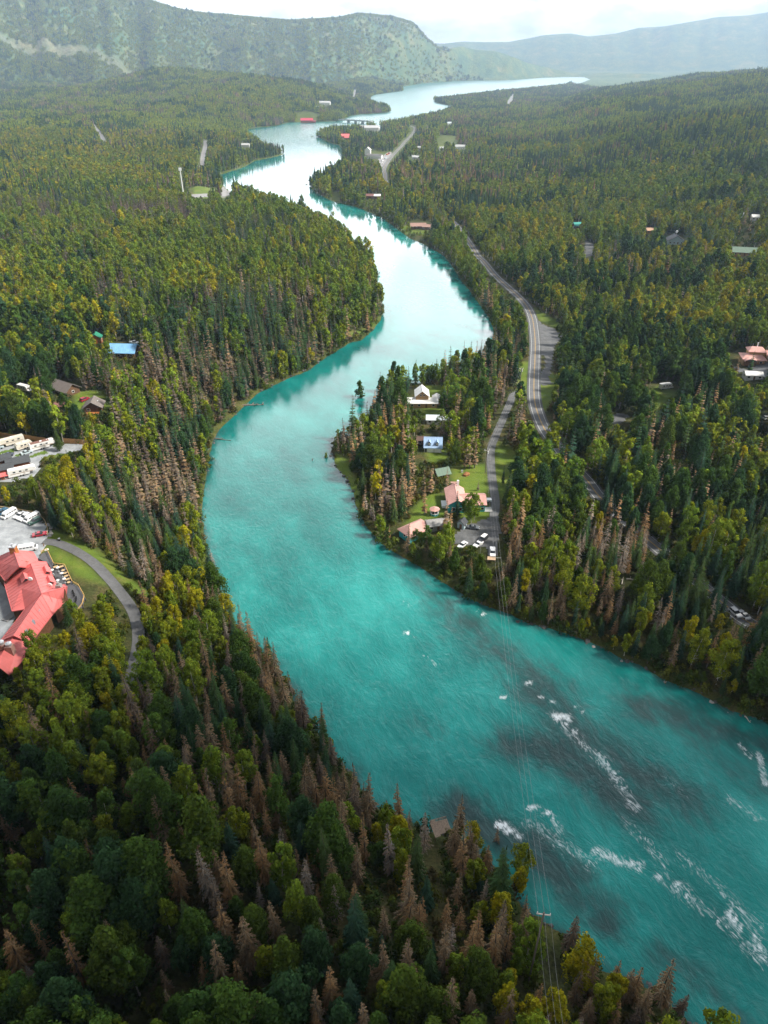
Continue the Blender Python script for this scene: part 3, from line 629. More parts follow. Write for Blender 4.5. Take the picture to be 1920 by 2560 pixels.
YARDS = {'gravel_yard': gl([(1232,1290),(1205,1302),(1180,1313),(1152,1330),(1128,1340),(1120,1348),(1140,1357),(1171,1361),(1207,1364),(1224,1376),(1240,1372),(1246,1330),(1242,1300)]),
    'pullout': gl([(1344,794),(1354,810),(1380,821),(1407,840),(1395,853),(1382,869),(1380,900),(1375,928),(1368,946),(1380,960),(1352,963),(1352,938),(1364,916),(1366,892),(1352,885),(1350,848),(1346,815)]),
    'car_park': gl([(-70,1262),(-20,1268),(20,1275),(58,1281),(88,1289),(106,1300),(114,1316),(117,1345),(116,1356),(106,1366),(100,1380),(98,1400),(60,1470),(30,1560),(0,1610),(-70,1640)]),
    'caravan_ground': gl([(-40,1122),(60,1112),(140,1117),(180,1110),(230,1117),(200,1126),(130,1136),(98,1146),(98,1172),(84,1190),(30,1204),(-40,1208)]),
    'driveway_apron': gl([(1838,915),(1862,925),(1885,908),(1935,904),(1935,945),(1880,940),(1850,930)]),
    'gravel_patch': gl([(1528,1040),(1552,1032),(1574,1040),(1545,1064),(1530,1060)]),
    'gravel_clearing': gl([(1464,600),(1482,612),(1479,640),(1465,643)]),
    'landing': gl([(556,468),(580,464),(574,488),(556,496)]), 'pad': gl([(480,486),(518,484),(520,492),(482,494)]), 'village_lot': gl([(945,400),(958,390),(975,380),(980,386),(968,402),(955,418),(948,412)]), 'far_lot': gl([(940,316),(953,315),(952,327),(941,327)])}
KEEP += [(HWY[:10], False, 3.2), (HWY[9:], False, 5.2), (DRIVE, False, 3.2), (PATH, False, 2.4), (SIDE1, False, 6), (SIDE2, False, 6), (SIDE3, False, 9), (SIDE4, False, 9)] + [(p, True, 1.5) for p in YARDS.values()]
KEEP += [(gl([(1340,2270),(1380,2400),(1392,2560)]), False, 2.6), (gl([(1110,2060),(1085,2110),(1070,2150)]), False, 3.0)]
for p_ in GRASSP: KEEP.append((p_, True, -3.0))
SPOTS = ((310,880,11),(243,857,6),(165,975,9),(237,1026,8),(156,1020,5),(63,979,7),(1056,1008,11),(1095,1055,9),(1082,1118,7),(1055,1106,4),(1103,1188,6),(1132,1262,10),(1180,1262,10),(1086,1284,5),(1040,1332,10),(1092,1318,6),(1155,1318,4),(1860,900,13),(1890,900,12),(1880,944,9),(1664,970,8),
           (1050,568,16),(1442,568,9),(1626,581,7),(1686,606,14),(1858,636,15),(935,390,30),(935,496,18),(768,299,40),(813,262,45),(925,327,40),(865,346,30),(614,368,25),(458,481,8),(60,1440,16),(70,1500,16),(40,1600,16),(160,1450,9),(185,1490,9),(195,1515,6),(1229,1402,4),(1035,396,16),(1047,372,14),(1104,375,14),(1126,312,25),(1152,371,20),(1852,542,8),(1886,549,8),(1198,1274,5))
for q_, (px_, py_, _) in zip(SPOTS, GM_(SPOTS)): KEEP.append((np.array([[px_, py_], [px_ + .1, py_]]), False, q_[2]))


# ------------------------------------------------------------------ forest composition by place: (u, v, ru, rv, spruce, dead, birch, cottonwood, yellowness)
ZONES = [
    (330,2250,480,300, .03,.05,.10,.85,.1), (800,2420,350,200, .05,.12,.10,.75,.1), (250,1850,260,130, .05,.15,.55,.25,.6), (330,1640,230,110, .08,.08,.62,.22,.6),
    (620,1900,220,120, .06,.20,.22,.55,.3), (900,1980,180,90, .08,.55,.12,.25,.3), (750,1720,160,130, .12,.42,.25,.20,.5), (560,1600,140,120, .10,.25,.45,.20,.7),
    (1180,2150,150,110, .10,.35,.38,.20,.7), (1350,2430,250,150, .12,.28,.38,.25,.8), (1080,2350,160,120, .15,.40,.15,.30,.3), (1600,2480,150,100, .10,.12,.5,.28,.8),
    (430,1230,110,170, .35,.50,.08,.08,.2), (360,1180,110,110, .2,.3,.35,.15,.5), (180,1180,170,90, .08,.10,.60,.22,.6), (560,950,180,90, .38,.45,.15,.02,.3),
    (380,1330,140,70, .15,.25,.35,.25,.3), (700,830,250,80, .40,.40,.18,.02,.4), (800,700,180,90, .33,.45,.22,0,.4), (150,920,230,110, .12,.15,.55,.18,.6),
    (300,640,420,60, .18,.15,.62,.05,.4), (600,600,260,60, .22,.22,.52,.04,.5), (680,520,160,40, .45,.45,.10,0,.3), (330,520,350,60, .25,.35,.40,0,.3), (250,360,330,90, .10,.08,.80,.02,.75),
    (150,250,260,50, .50,.25,.25,0,.5), (520,250,200,45, .20,.10,.70,0,.65), (650,300,110,30, .30,.25,.45,0,.5), (120,90,500,70, .16,.03,.81,0,.35), (700,120,300,60, .16,.03,.81,0,.4), (640,375,60,25, .55,.20,.25,0,.4),
    (1060,1080,140,120, .12,.95,.08,.10,.3), (940,1250,110,100, .18,.75,.10,.15,.3), (1190,970,110,100, .06,1.1,.12,.10,.4), (1040,930,110,40, .35,.15,.10,.40,.1), (1100,1420,140,60, .15,.35,.30,.20,.5),
    (1350,1500,220,90, .15,.25,.40,.20,.6), (1700,1650,220,110, .12,.35,.33,.20,.6), (1800,1300,180,150, .12,.20,.35,.33,.5), (1450,1300,150,120, .20,.42,.20,.18,.3), (1800,1080,160,90, .08,.12,.50,.30,.5),
    (1550,930,160,80, .10,.20,.15,.55,.2), (1400,730,130,70, .15,.10,.20,.55,.2), (1700,780,220,70, .22,.30,.33,.15,.6), (1500,680,220,60, .22,.18,.45,.15,.7), (1300,560,150,70, .25,.15,.45,.15,.6),
    (1180,520,140,60, .30,.15,.35,.20,.5), (1650,580,240,50, .40,.12,.40,.08,.6), (1850,560,120,60, .65,.05,.25,.05,.5), (1780,450,180,60, .25,.05,.35,.35,.2), (1550,420,200,50, .15,.05,.78,.02,.35),
    (1500,330,260,60, .36,.12,.52,0,.4), (1780,260,200,80, .52,.05,.43,0,.4), (1250,330,160,60, .30,.32,.38,0,.4), (1200,260,180,25, .35,.25,.40,0,.4), (960,430,140,60, .28,.10,.50,.12,.6),
    (880,340,120,30, .62,.10,.28,0,.4), (1180,400,140,50, .35,.25,.40,0,.5), (1100,650,80,60, .42,.25,.25,.08,.3), (1250,720,60,60, .30,.45,.15,.10,.3)]
ZA = np.array(ZONES, float)
def composition(u, v, x, y):
    W = np.zeros((len(u), 5)); W[:, 0] = .25 * .06; W[:, 1] = .2 * .06; W[:, 2] = .4 * .06; W[:, 3] = .15 * .06; W[:, 4] = .5 * .06; tot = np.full(len(u), .06)
    for q in ZA:
        k = np.exp(-((u - q[0]) / q[2]) ** 2 - ((v - q[1]) / q[3]) ** 2)
        W += k[:, None] * q[4:9]; tot += k
    W /= tot[:, None]
    # patchiness: stands of one kind
    pk = np.interp(y, [60, 190], [.35, 1.0])
    for j in range(4): W[:, j] *= np.exp(pk * 5.2 * (fbm(x / 30, y / 30, 100 + j, 2) - .5) + pk * 5.2 * (fbm(x / 120, y / 110, 200 + j, 2) - .5))
    W[:, 1] *= np.where(x < -12, np.interp(y, [190, 420, 1000], [1.0, .75, .9]), np.interp(y, [220, 420, 1000], [1.25, 1.0, .75])); W[:, 2] *= np.interp(y, [150, 420, 2000], [1.0, 2.1, 2.8]); hi_ = (y > 3900) & (x < 600); W[:, 0] *= np.where(hi_, .25, 1); W[:, 1] *= np.where(hi_, .1, 1); W[:, 4] = np.where(hi_, .7, W[:, 4])
    return W
def kill(x, y, s, u, v):
    """True where a tree cannot stand"""
    bad = s < 0.4
    for poly, closed, dist in KEEP:
        lo = poly.min(0) - dist - 1; hi = poly.max(0) + dist + 1
        i = np.where((x > lo[0]) & (x < hi[0]) & (y > lo[1]) & (y < hi[1]) & ~bad)[0]
        if len(i) == 0: continue
        d = pdist(x[i], y[i], np.vstack([poly, poly[:1]]) if closed else poly)
        b = d < dist
        if closed: b |= inside(x[i], y[i], poly)
        bad[i[b]] = True
    return bad
def blocks(x, y, z, h, rc):
    """True where the tree would hide one of the protected regions"""
    b = np.zeros(len(x), bool)
    for t in (0.02, .2, .4, .6, .8, .97):
        for sgn in (-1, 0, 1):
            rr = rc * (1.0 if t < .6 else .5)
            uu, vv, _ = proj(x + sgn * rr, y, z + h * t)
            iu = (uu / 4).astype(int); iv = (vv / 4).astype(int); ok = (iu >= 0) & (iu < 480) & (iv >= 0) & (iv < 640)
            b[ok] |= MASK[iv[ok], iu[ok]]
    return b
HT = {'spruce': 15.5, 'dead': 15, 'birch': 13, 'cotton': 17.5}; RC = {'spruce': 1.9, 'dead': 1.7, 'birch': 2.2, 'cotton': 3.8}
SPA = np.array([HT[s] for s in SPEC]); RCA = np.array([RC[s] for s in SPEC])
def candidates(y0, y1, cell):
    ny = int((y1 - y0) / cell); out_ = []
    for j in range(ny):
        y = y0 + (j + .5) * cell; W = 0.6 * (0.842 * y + 84) + 48; n = int(2 * W / cell)
        xs = -W + (np.arange(n) + .5 + .5 * (j % 2)) * cell; out_.append(np.stack([xs, np.full(n, y)], -1))
    p = np.vstack(out_); return p + rng.uniform(-.42, .42, p.shape) * cell
def choose(W, u_):
    c = np.cumsum(W, 1); c /= c[:, -1:]; return (u_[:, None] > c).sum(1)
def pick_tone(sp, yel, x, y):
    n = len(sp); t = np.zeros(n, int); q = np.clip(rng.random(n) * .7 + .6 * (fbm(x / 40, y / 40, 300, 2) - .2), 0, .999)
    for j, name in enumerate(SPEC):
        m = sp == j
        if name == 'birch':
            z = np.clip(q * .9 + yel * .55 - .18, 0, .999); t[m] = np.array([3, 0, 4, 1, 2])[np.clip((z[m] * 5).astype(int), 0, 4)]
        elif name == 'dead': t[m] = np.array([3, 2, 0, 0, 1, 1, 4])[(q[m] * np.where((y[m] > 195) & (x[m] < -15), .42, 1) * 7).astype(int)]
        else: t[m] = (q[m] * 4).astype(int)
    return t
EXTRA = []          # hand-placed trees: (kind, tone, base pixel u, v, height in metres)
EXTRA += [('cotton', 1, 897, 1005, 12), ('birch', 0, 816, 1150, 4.2), ('dead', 0, 1174, 1172, 17), ('dead', 0, 1160, 1172, 16), ('dead', 0, 1186, 1170, 15.5), ('cotton', 3, 1139, 1165, 12.5), ('spruce', 2, 1257, 1212, 9), ('spruce', 2, 1143, 1292, 12),
          ('birch', 0, 1178, 1306, 12.5), ('birch', 0, 1185, 1300, 11), ('birch', 3, 1160, 1288, 9), ('dead', 0, 1118, 1330, 17), ('dead', 1, 1124, 1345, 15), ('dead', 0, 1075, 1235, 13), ('dead', 1, 1062, 1285, 12), ('dead', 0, 1116, 1222, 10), ('dead', 2, 1195, 1227, 5),
          ('dead', 0, 1018, 1385, 13), ('dead', 0, 1102, 1392, 14), ('birch', 0, 1050, 1372, 9), ('birch', 3, 1038, 1370, 8), ('birch', 3, 1065, 1376, 10), ('dead', 1, 1010, 1290, 12), ('dead', 1, 996, 1270, 14),
          ('spruce', 3, 150, 1128, 13), ('spruce', 1, 176, 1566, 12), ('birch', 0, 188, 1556, 9), ('birch', 2, 418, 1665, 11), ('birch', 1, 365, 1650, 10), ('birch', 2, 290, 1740, 12), ('birch', 1, 262, 1735, 12), ('birch', 1, 60, 1730, 9), ('birch', 0, 98, 1660, 11),
          ('dead', 4, 1060, 2130, 15), ('dead', 0, 1148, 2090, 15), ('dead', 0, 1240, 2120, 9), ('dead', 1, 1035, 2180, 13), ('dead', 4, 1050, 2200, 13), ('dead', 1, 1215, 2180, 12), ('birch', 1, 1300, 2190, 11), ('birch', 2, 1290, 2240, 10), ('birch', 1, 1180, 2230, 12), ('birch', 2, 1178, 2130, 9),
          ('dead', 0, 700, 1990, 14), ('dead', 0, 770, 2045, 15), ('dead', 1, 815, 2030, 15), ('dead', 0, 850, 2020, 14), ('dead', 1, 800, 2190, 12), ('dead', 1, 770, 2200, 9), ('dead', 1, 485, 2420, 11), ('dead', 1, 135, 2400, 13), ('dead', 4, 95, 2470, 10),
          ('dead', 0, 590, 1880, 13), ('dead', 0, 625, 1880, 14), ('dead', 1, 605, 1620, 12), ('dead', 1, 620, 1640, 13), ('dead', 0, 690, 1700, 14), ('dead', 0, 750, 1800, 14), ('dead', 0, 805, 1830, 13), ('dead', 1, 478, 1440, 10), ('dead', 4, 535, 1460, 14),
          ('spruce', 2, 1200, 900, 14), ('dead', 0, 1130, 950, 16), ('dead', 0, 1145, 955, 16), ('dead', 0, 1115, 1030, 15), ('dead', 0, 1150, 1000, 15), ('dead', 2, 1100, 1100, 15), ('dead', 2, 1112, 1098, 14), ('dead', 0, 1135, 1100, 14),
          ('spruce', 0, 1872, 935, 12), ('spruce', 0, 1915, 955, 11), ('dead', 0, 1806, 930, 12), ('dead', 0, 1838, 935, 12), ('cotton', 0, 1440, 955, 13), ('cotton', 1, 1500, 960, 14), ('birch', 2, 1462, 870, 10),
          ('dead', 0, 1815, 1660, 17), ('dead', 0, 1870, 1700, 14), ('dead', 4, 1640, 1600, 13), ('dead', 0, 1370, 1560, 14), ('dead', 0, 1402, 1555, 13), ('dead', 0, 1276, 1520, 13), ('birch', 1, 1560, 1640, 9), ('birch', 1, 1450, 1590, 7), ('dead', 0, 1335, 1000, 3)]
EXTRA.pop()

def forest():
    allp = []
    for y0, y1, cell in ((28, 420, 4.0), (420, 900, 4.4), (900, 1700, 5.1)):
        p = candidates(y0, y1, cell); x, y = p[:, 0], p[:, 1]
        s, side = rivsd(x, y); z = H(x, y); u, v, dep = proj(x, y, z + 7)
        W = composition(u, v, x, y)
        bk = np.exp(-np.maximum(s, 0) / 16.0) * (y < 520)
        bk2 = np.exp(-np.maximum(s, 0) / 26.0) * sst((215 - y) / 50) * (side < 0); W[:, 1] += bk2 * 1.5 + bk * .22 * (side < 0); W[:, 3] *= 1 - .8 * bk2; W[:, 0] += bk * .12; W[:, 2] += bk * .25 * (side > 0)
        sp = choose(W[:, :4], rng.random(len(x)))
        # big crowns need room
        thin = (sp == 3) & (rng.random(len(x)) < .36); thin |= rng.random(len(x)) < .05; thin |= (fbm(x / 60, y / 60, 900, 3) > .66) & (rng.random(len(x)) < .55) & (y > 260)
        hs = rng.normal(.92, .19, len(x)).clip(.42, 1.3)
        near_edge = (s < 5) & (side > 0) & (y < 330); hs = np.where(near_edge, hs * rng.uniform(.4, .8, len(x)), hs)
        h = SPA[sp] * hs
        ok = ~thin & ~kill(x, y, s, u, v)
        i = np.where(ok)[0]; b = blocks(x[i], y[i], z[i], h[i], RCA[sp[i]] * hs[i]); ok[i[b]] = False
        tone = pick_tone(sp, W[:, 4], x, y)
        allp.append(np.stack([x, y, z, sp, tone, hs, s, side, dep], -1)[ok])
    return np.vstack(allp)
TREES = forest()
EP = GM_([(e[2], e[3]) for e in EXTRA]); es, eside = rivsd(EP[:, 0], EP[:, 1]); ed = proj(EP[:, 0], EP[:, 1], EP[:, 2] + 7)[2]
ex = [[*EP[i], SPEC.index(e[0]), e[1], e[4] / SPA[SPEC.index(e[0])], es[i], eside[i], ed[i]] for i, e in enumerate(EXTRA)]
if ex: TREES = np.vstack([TREES, np.array(ex)])
# ------------------------------------------------------------------ roads and yards laid on the ground
def smoothline(P, step=3.0):
    P = np.asarray(P, float); out_ = []
    for i in range(len(P) - 1):
        p0, p1, p2, p3 = P[max(i - 1, 0)], P[i], P[i + 1], P[min(i + 2, len(P) - 1)]
        n = max(2, int(np.hypot(*(p2 - p1)) / step))
        for k in range(n):
            t = k / n; out_.append(.5 * ((2 * p1) + (-p0 + p2) * t + (2 * p0 - 5 * p1 + 4 * p2 - p3) * t * t + (-p0 + 3 * p1 - 3 * p2 + p3) * t ** 3))
    out_.append(P[-1]); return np.array(out_)
def strip(name, line, offs, m, lift, fcols=None, step=3.0, dash=None):
    """ribbon(s) following a line; offs = list of (left, right) offsets"""
    p = smoothline(line, step); t = np.gradient(p, axis=0); t /= np.hypot(t[:, 0], t[:, 1])[:, None] + 1e-9; n_ = np.stack([-t[:, 1], t[:, 0]], -1)
    zc = H(p[:, 0], p[:, 1]); zc = np.convolve(np.pad(zc, 3, 'edge'), np.ones(7) / 7, 'valid')
    V, Fc = [], []
    for lo, hi in offs:
        k = 2 if abs(hi - lo) < 1 else 5
        b = len(V)
        for i in range(len(p)):
            for q in np.linspace(lo, hi, k):
                x, y = p[i] + n_[i] * q; V.append((x, y, max(zc[i], H_at(x, y)) + lift))
        for i in range(len(p) - 1):
            if dash and (i // dash) % 2: continue
            for q in range(k - 1): a = b + i * k + q; Fc.append((a, a + k, a + k + 1, a + 1))
    return link(bpy.data.objects.new(name, mesh_np(name, V, Fc, [m], smooth=True)))
_hc = {}
def H_at(x, y):                                    # terrain sheet height, bilinear in the warped grid
    j = min(max(int(np.searchsorted(rows_a, y)) - 1, 0), nr - 2); fy = (y - rows_a[j]) / (rows_a[j + 1] - rows_a[j]); r_ = []
    for q in (j, j + 1):
        W = GX[q, -1]; f = min(max((x / W + 1) / 2 * (nc - 1), 0), nc - 1.001); i = int(f); r_.append(GZ[q, i] * (1 - f + i) + GZ[q, i + 1] * (f - i))
    return r_[0] * (1 - fy) + r_[1] * fy
rows_a = np.array(rows)
def patch(name, poly, m, lift=.10, cell=1.6, rag=1.0):
    lo, hi = poly.min(0) - 2, poly.max(0) + 2; cell = max(cell, float((hi - lo).max()) / 90)
    xs = np.arange(lo[0], hi[0], cell); ys = np.arange(lo[1], hi[1], cell); X, Y = np.meshgrid(xs, ys)
    d = pdist(X, Y, np.vstack([poly, poly[:1]])); ins = inside(X, Y, poly); sd = np.where(ins, d, -d) + (fbm(X / 4, Y / 4, 5, 3) - .5) * 2.2 * rag
    kx, ky = X.shape; V = []
    for j in range(kx):
        for i in range(ky): V.append((X[j, i], Y[j, i], H_at(X[j, i], Y[j, i]) + lift))
    Fc = [(j * ky + i, j * ky + i + 1, (j + 1) * ky + i + 1, (j + 1) * ky + i) for j in range(kx - 1) for i in range(ky - 1) if (sd[j:j + 2, i:i + 2] > 0).sum() >= 2]
    return link(bpy.data.objects.new(name, mesh_np(name, V, Fc, [m], smooth=True)))
def road_mat(name, col, spread=.35, sc=.35, rough=.9):
    m = bpy.data.materials.new(name); m.use_nodes = True; t = m.node_tree; b = t.nodes['Principled BSDF']; b.inputs['Roughness'].default_value = rough; b.inputs['Specular IOR Level'].default_value = .25
    g = N(t, 'ShaderNodeNewGeometry'); a = N(t, 'ShaderNodeTexNoise', i_Scale=sc, i_Detail=8.0, i_Roughness=.7); t.links.new(g.outputs['Position'], a.inputs['Vector'])
    r = ramp(t, [(.3, tuple(c * (1 - spread) for c in col)), (.55, col), (.75, tuple(c * (1 + spread) for c in col))]); t.links.new(a.outputs['Fac'], r.inputs[0]); t.links.new(r.outputs[0], b.inputs['Base Color'])
    return m
ASPH = road_mat('worn_asphalt', (.135, .138, .142), .22, .5); GRAV = road_mat('grey_gravel', (.12, .122, .122), .4, .35); PATHM = road_mat('path_gravel', (.115, .115, .115), .25, .8); LOTM = road_mat('wet_gravel_lot', (.31, .325, .335), .45, .22, .6); PALEG = road_mat('pale_gravel', (.27, .26, .25), .3, .2); SHOUL = road_mat('road_shoulder', (.10, .10, .095), .3, .6)
WHITEP = mat('road_paint_white', (.62, .62, .60), .7); YELP = mat('road_paint_yellow', (.50, .31, .06), .7)
def st_(o, label): return tag(o, label, None, None, 'structure')
st_(strip('highway_shoulder', HWY, [(-3.7, 3.7)], SHOUL, .14), 'gravel shoulders along the two-lane highway')
hw = st_(strip('highway', HWY, [(-2.9, 2.9)], ASPH, .20), 'worn grey two-lane highway winding along the right bank')
for nm, of, mm in (('edge_line', [(-2.5, -2.36)], WHITEP), ('edge_line', [(2.36, 2.5)], WHITEP), ('centre_line', [(-.22, -.08), (.08, .22)], YELP)):
    q = strip(nm, HWY, of, mm, .235); q.parent = hw
st_(strip('driveway', DRIVE, [(-1.8, 1.8)], GRAV, .13), 'grey gravel driveway running down to the river houses')
st_(strip('path', PATH, [(-1.7, 1.7)], PATHM, .13), 'curved grey gravel path running from the car park into the trees')
for l, nm, hwid, mm in ((SIDE1, 'side_road', 4.0, PALEG), (SIDE2, 'side_road', 4.0, PALEG), (SIDE3, 'side_road', 9, PALEG), (SIDE4, 'side_road', 8, PALEG)):
    st_(strip(nm, l, [(-hwid, hwid)], mm, .4), 'short pale stretch of side road among distant trees')
for nm, p in YARDS.items():
    st_(patch(nm, p, {'car_park': LOTM, 'caravan_ground': LOTM, 'driveway_apron': ASPH, 'landing': PALEG, 'village_lot': PALEG, 'far_lot': PALEG, 'pad': PALEG}.get(nm, GRAV), .11 if nm != 'gravel_yard' else .09, 1.4, .5), {'car_park': 'wide wet grey gravel car park round the red-roofed lodge', 'pullout': 'grey gravel pull-out beside the highway bend'}.get(nm, 'bare grey gravel ground: ' + nm.replace('_', ' ')))

LAWN = road_mat('lawn', (.095, .15, .022), .35, .5)
for q in ([(-10,1133),(40,1121),(46,1127),(0,1141)], [(33,1140),(55,1132),(58,1138),(38,1144)], [(70,1142),(114,1127),(118,1133),(82,1144)], [(86,1126),(74,1131),(62,1129),(80,1122)]):
    st_(patch('grass_strip', gpoly(q), LAWN, .17, .9, .3), 'strip of grass between the caravan pitches')
# ------------------------------------------------------------------ mesh builder for made things
class MB:
    def __init__(s): s.v, s.f, s.m = [], [], []
    def quadmesh(s, v, f, m=0): b = len(s.v); s.v += [tuple(p) for p in v]; s.f += [tuple(b + q for q in p) for p in f]; s.m += [m] * len(f); return s
    def box(s, c, d, rz=0.0, m=0, tx=0.0):
        x, y, z = d[0] / 2, d[1] / 2, d[2] / 2; M_ = Matrix.Rotation(rz, 3, 'Z') @ Matrix.Rotation(tx, 3, 'X')
        v = [M_ @ Vector(p) + Vector(c) for p in ((-x,-y,-z),(x,-y,-z),(x,y,-z),(-x,y,-z),(-x,-y,z),(x,-y,z),(x,y,z),(-x,y,z))]
        return s.quadmesh(v, [(0,3,2,1),(4,5,6,7),(0,1,5,4),(1,2,6,5),(2,3,7,6),(3,0,4,7)], m)
    def extrude(s, prof, y0, y1, m=0, inset=0.0):
        """side profile (x, z) extruded across y; inset narrows the upper points"""
        zt = max(p[1] for p in prof); zb = min(p[1] for p in prof); n = len(prof); v = []
        for sg, yy in ((0, y0), (1, y1)):
            for (x, z) in prof:
                k = inset * (z - zb) / max(zt - zb, .01); v.append((x, yy + (k if sg == 0 else -k), z))
        f = [tuple(range(n)), tuple(range(2 * n - 1, n - 1, -1))] + [(i, i + n, (i + 1) % n + n, (i + 1) % n) for i in range(n)]
        return s.quadmesh(v, f, m)
    def cyl(s, c, r, h, n=10, m=0, axis='Z', r2=None):
        r2 = r if r2 is None else r2; v = []
        for z, q in ((0, r), (h, r2)):
            for k in range(n):
                a = 2 * math.pi * k / n; p = (q * math.cos(a), q * math.sin(a), z)
                if axis == 'Y': p = (p[0], p[2] - h / 2, p[1])
                if axis == 'X': p = (p[2] - h / 2, p[0], p[1])
                v.append(Vector(p) + Vector(c))
        return s.quadmesh(v, [tuple(range(n - 1, -1, -1)), tuple(range(n, 2 * n))] + [(k, (k + 1) % n, (k + 1) % n + n, k + n) for k in range(n)], m)
    def bar(s, p, q, r=.05, n=5, m=0):
        p, q = Vector(p), Vector(q); d = (q - p).normalized(); a = d.orthogonal().normalized(); b = d.cross(a); v = []
        for e in (p, q):
            for k in range(n): t = 2 * math.pi * k / n; v.append(e + (a * math.cos(t) + b * math.sin(t)) * r)
        return s.quadmesh(v, [tuple(range(n - 1, -1, -1)), tuple(range(n, 2 * n))] + [(k, (k + 1) % n, (k + 1) % n + n, k + n) for k in range(n)], m)
    def slab(s, pts, th, m=0):
        """flat polygon given by its upper corners, thickened downwards"""
        n = len(pts); v = [tuple(p) for p in pts] + [(p[0], p[1], p[2] - th) for p in pts]
        return s.quadmesh(v, [tuple(range(n)), tuple(range(2 * n - 1, n - 1, -1))] + [(i, i + n, (i + 1) % n + n, (i + 1) % n) for i in range(n)], m)
    def build(s, name, mats, parent=None, smooth=False):
        if not isinstance(mats, (list, tuple)): mats = [mats]
        return link(bpy.data.objects.new(name, mesh_np(name, s.v, s.f, mats, s.m, smooth)), parent)
def thing(name, loc, rz, label, cat, group=None): return tag(empty(name, loc, rz), label, cat, group)
GLASS = mat('dark_glass', (.03, .035, .04), .15, spec=.6); WHITE = mat('white_paint', (.72, .72, .70), .5); TYRE = mat('tyre', (.025, .025, .025), .9); LAMP = mat('lamp_glass', (.7, .7, .65), .2); TAIL = mat('tail_lamp', (.25, .02, .02), .3)
TIMBER = mat('timber', (.26, .155, .075), .8, var=.25); PALEW = mat('pale_timber', (.46, .33, .18), .8, var=.25); CONC = mat('concrete', (.42, .41, .39), .9); STONE = mat('stone', (.30, .29, .27), .95, var=.35, bump=.4); STEEL = mat('galvanised_steel', (.5, .51, .52), .45, metal=.6)
def paint(n, c): return mat('car_paint_' + n, c, .25, spec=.6, var=.03)

def car(label, a, b, paintm, style='suv', group=None, cat='car', ground=None, name='parked_car'):
    """a, b: photo pixels of the tail and nose on the ground"""
    A, B = GM_([a, b]); d = B - A; rz = math.atan2(d[1], d[0]); c = (A + B) / 2
    t = thing(name, (c[0], c[1], c[2] + .12), rz, label, cat, group)
    Lh, Wd = {'suv': (4.8, 1.95), 'sedan': (4.7, 1.85), 'van': (5.8, 2.1), 'pickup': (5.7, 2.0)}[style]; x = Lh / 2; y = Wd / 2
    m = MB()
    if style == 'van':
        m.extrude([(-x, .35), (x, .35), (x, .95), (x - .35, 1.1), (-x, 1.1)], -y, y); m.extrude([(-x + .03, 1.1), (x - .4, 1.1), (x - 1.15, 2.0), (x - 1.4, 2.12), (-x + .12, 2.12)], -y + .01, y - .01, inset=.14)
        g = MB(); g.extrude([(x - .50, 1.16), (x - .42, 1.16), (x - 1.16, 1.98), (x - 1.26, 1.98)], -y + .12, y - .12, inset=.1)
        for k in range(4): g.box((x - 1.75 - k * 1.05, 0, 1.56), (.85, Wd - .10, .46))
    else:
        hood = {'suv': 1.02, 'sedan': .92, 'pickup': 1.05}[style]; roof = {'suv': 1.72, 'sedan': 1.45, 'pickup': 1.78}[style]
        m.extrude([(-x, .42), (-x + .1, .3), (x - .1, .3), (x, .5), (x - .05, hood - .22), (x - .5, hood - .05), (x - 1.35, hood), (-x + .1, hood), (-x, hood - .2)], -y, y)
        r0 = {'suv': -x + .2, 'sedan': -x + .85, 'pickup': -.65}[style]; r1 = x - 1.35
        m.extrude([(r0 + (.25 if style != 'sedan' else .7), roof - .08), (r0 + (.5 if style != 'sedan' else .9), roof), (r1 - .95, roof), (r1 - .75, roof - .08)], -y + .24, y - .24, inset=.04)
        for px_ in (r0 + .3, (r0 + r1) / 2 - .1):                       # pillars
            for sg in (-1, 1): m.box((px_, sg * (y - .2), (hood + roof) / 2), (.10, .06, roof - hood - .04))
        if style == 'pickup': m.box((-x + .95, 0, hood + .02), (1.7, Wd - .1, .10), m=0)
        g = MB(); g.extrude([(r0, hood + .005), (r1, hood + .005), (r1 - .72, roof - .07), (r0 + (.22 if style != 'sedan' else .65), roof - .07)], -y + .08, y - .08, inset=.16)
    m.build('body', paintm, t); g.build('window', GLASS, t)
    for sx in (-x + .95, x - .95):
        for sg in (-1, 1): w_ = MB(); w_.cyl((sx, sg * (y - .1), .34), .34, .24, 14, axis='Y'); w_.build('wheel', TYRE, t)
    for sg in (-1, 1):
        h = MB(); h.box((x - .02, sg * (y - .28), .74 if style != 'van' else .8), (.12, .36, .16)); h.build('headlight', LAMP, t)
        h = MB(); h.box((-x + .02, sg * (y - .16), .82), (.10, .20, .26)); h.build('tail_light', TAIL, t)
    return t
RVW = mat('rv_white', (.70, .69, .66), .45, var=.04); RVC = mat('rv_cream', (.60, .56, .47), .5, var=.05); RUSTY = mat('rusty_roof', (.20, .10, .075), .8, var=.3); STRIPE = mat('rv_stripe', (.30, .22, .16), .5)
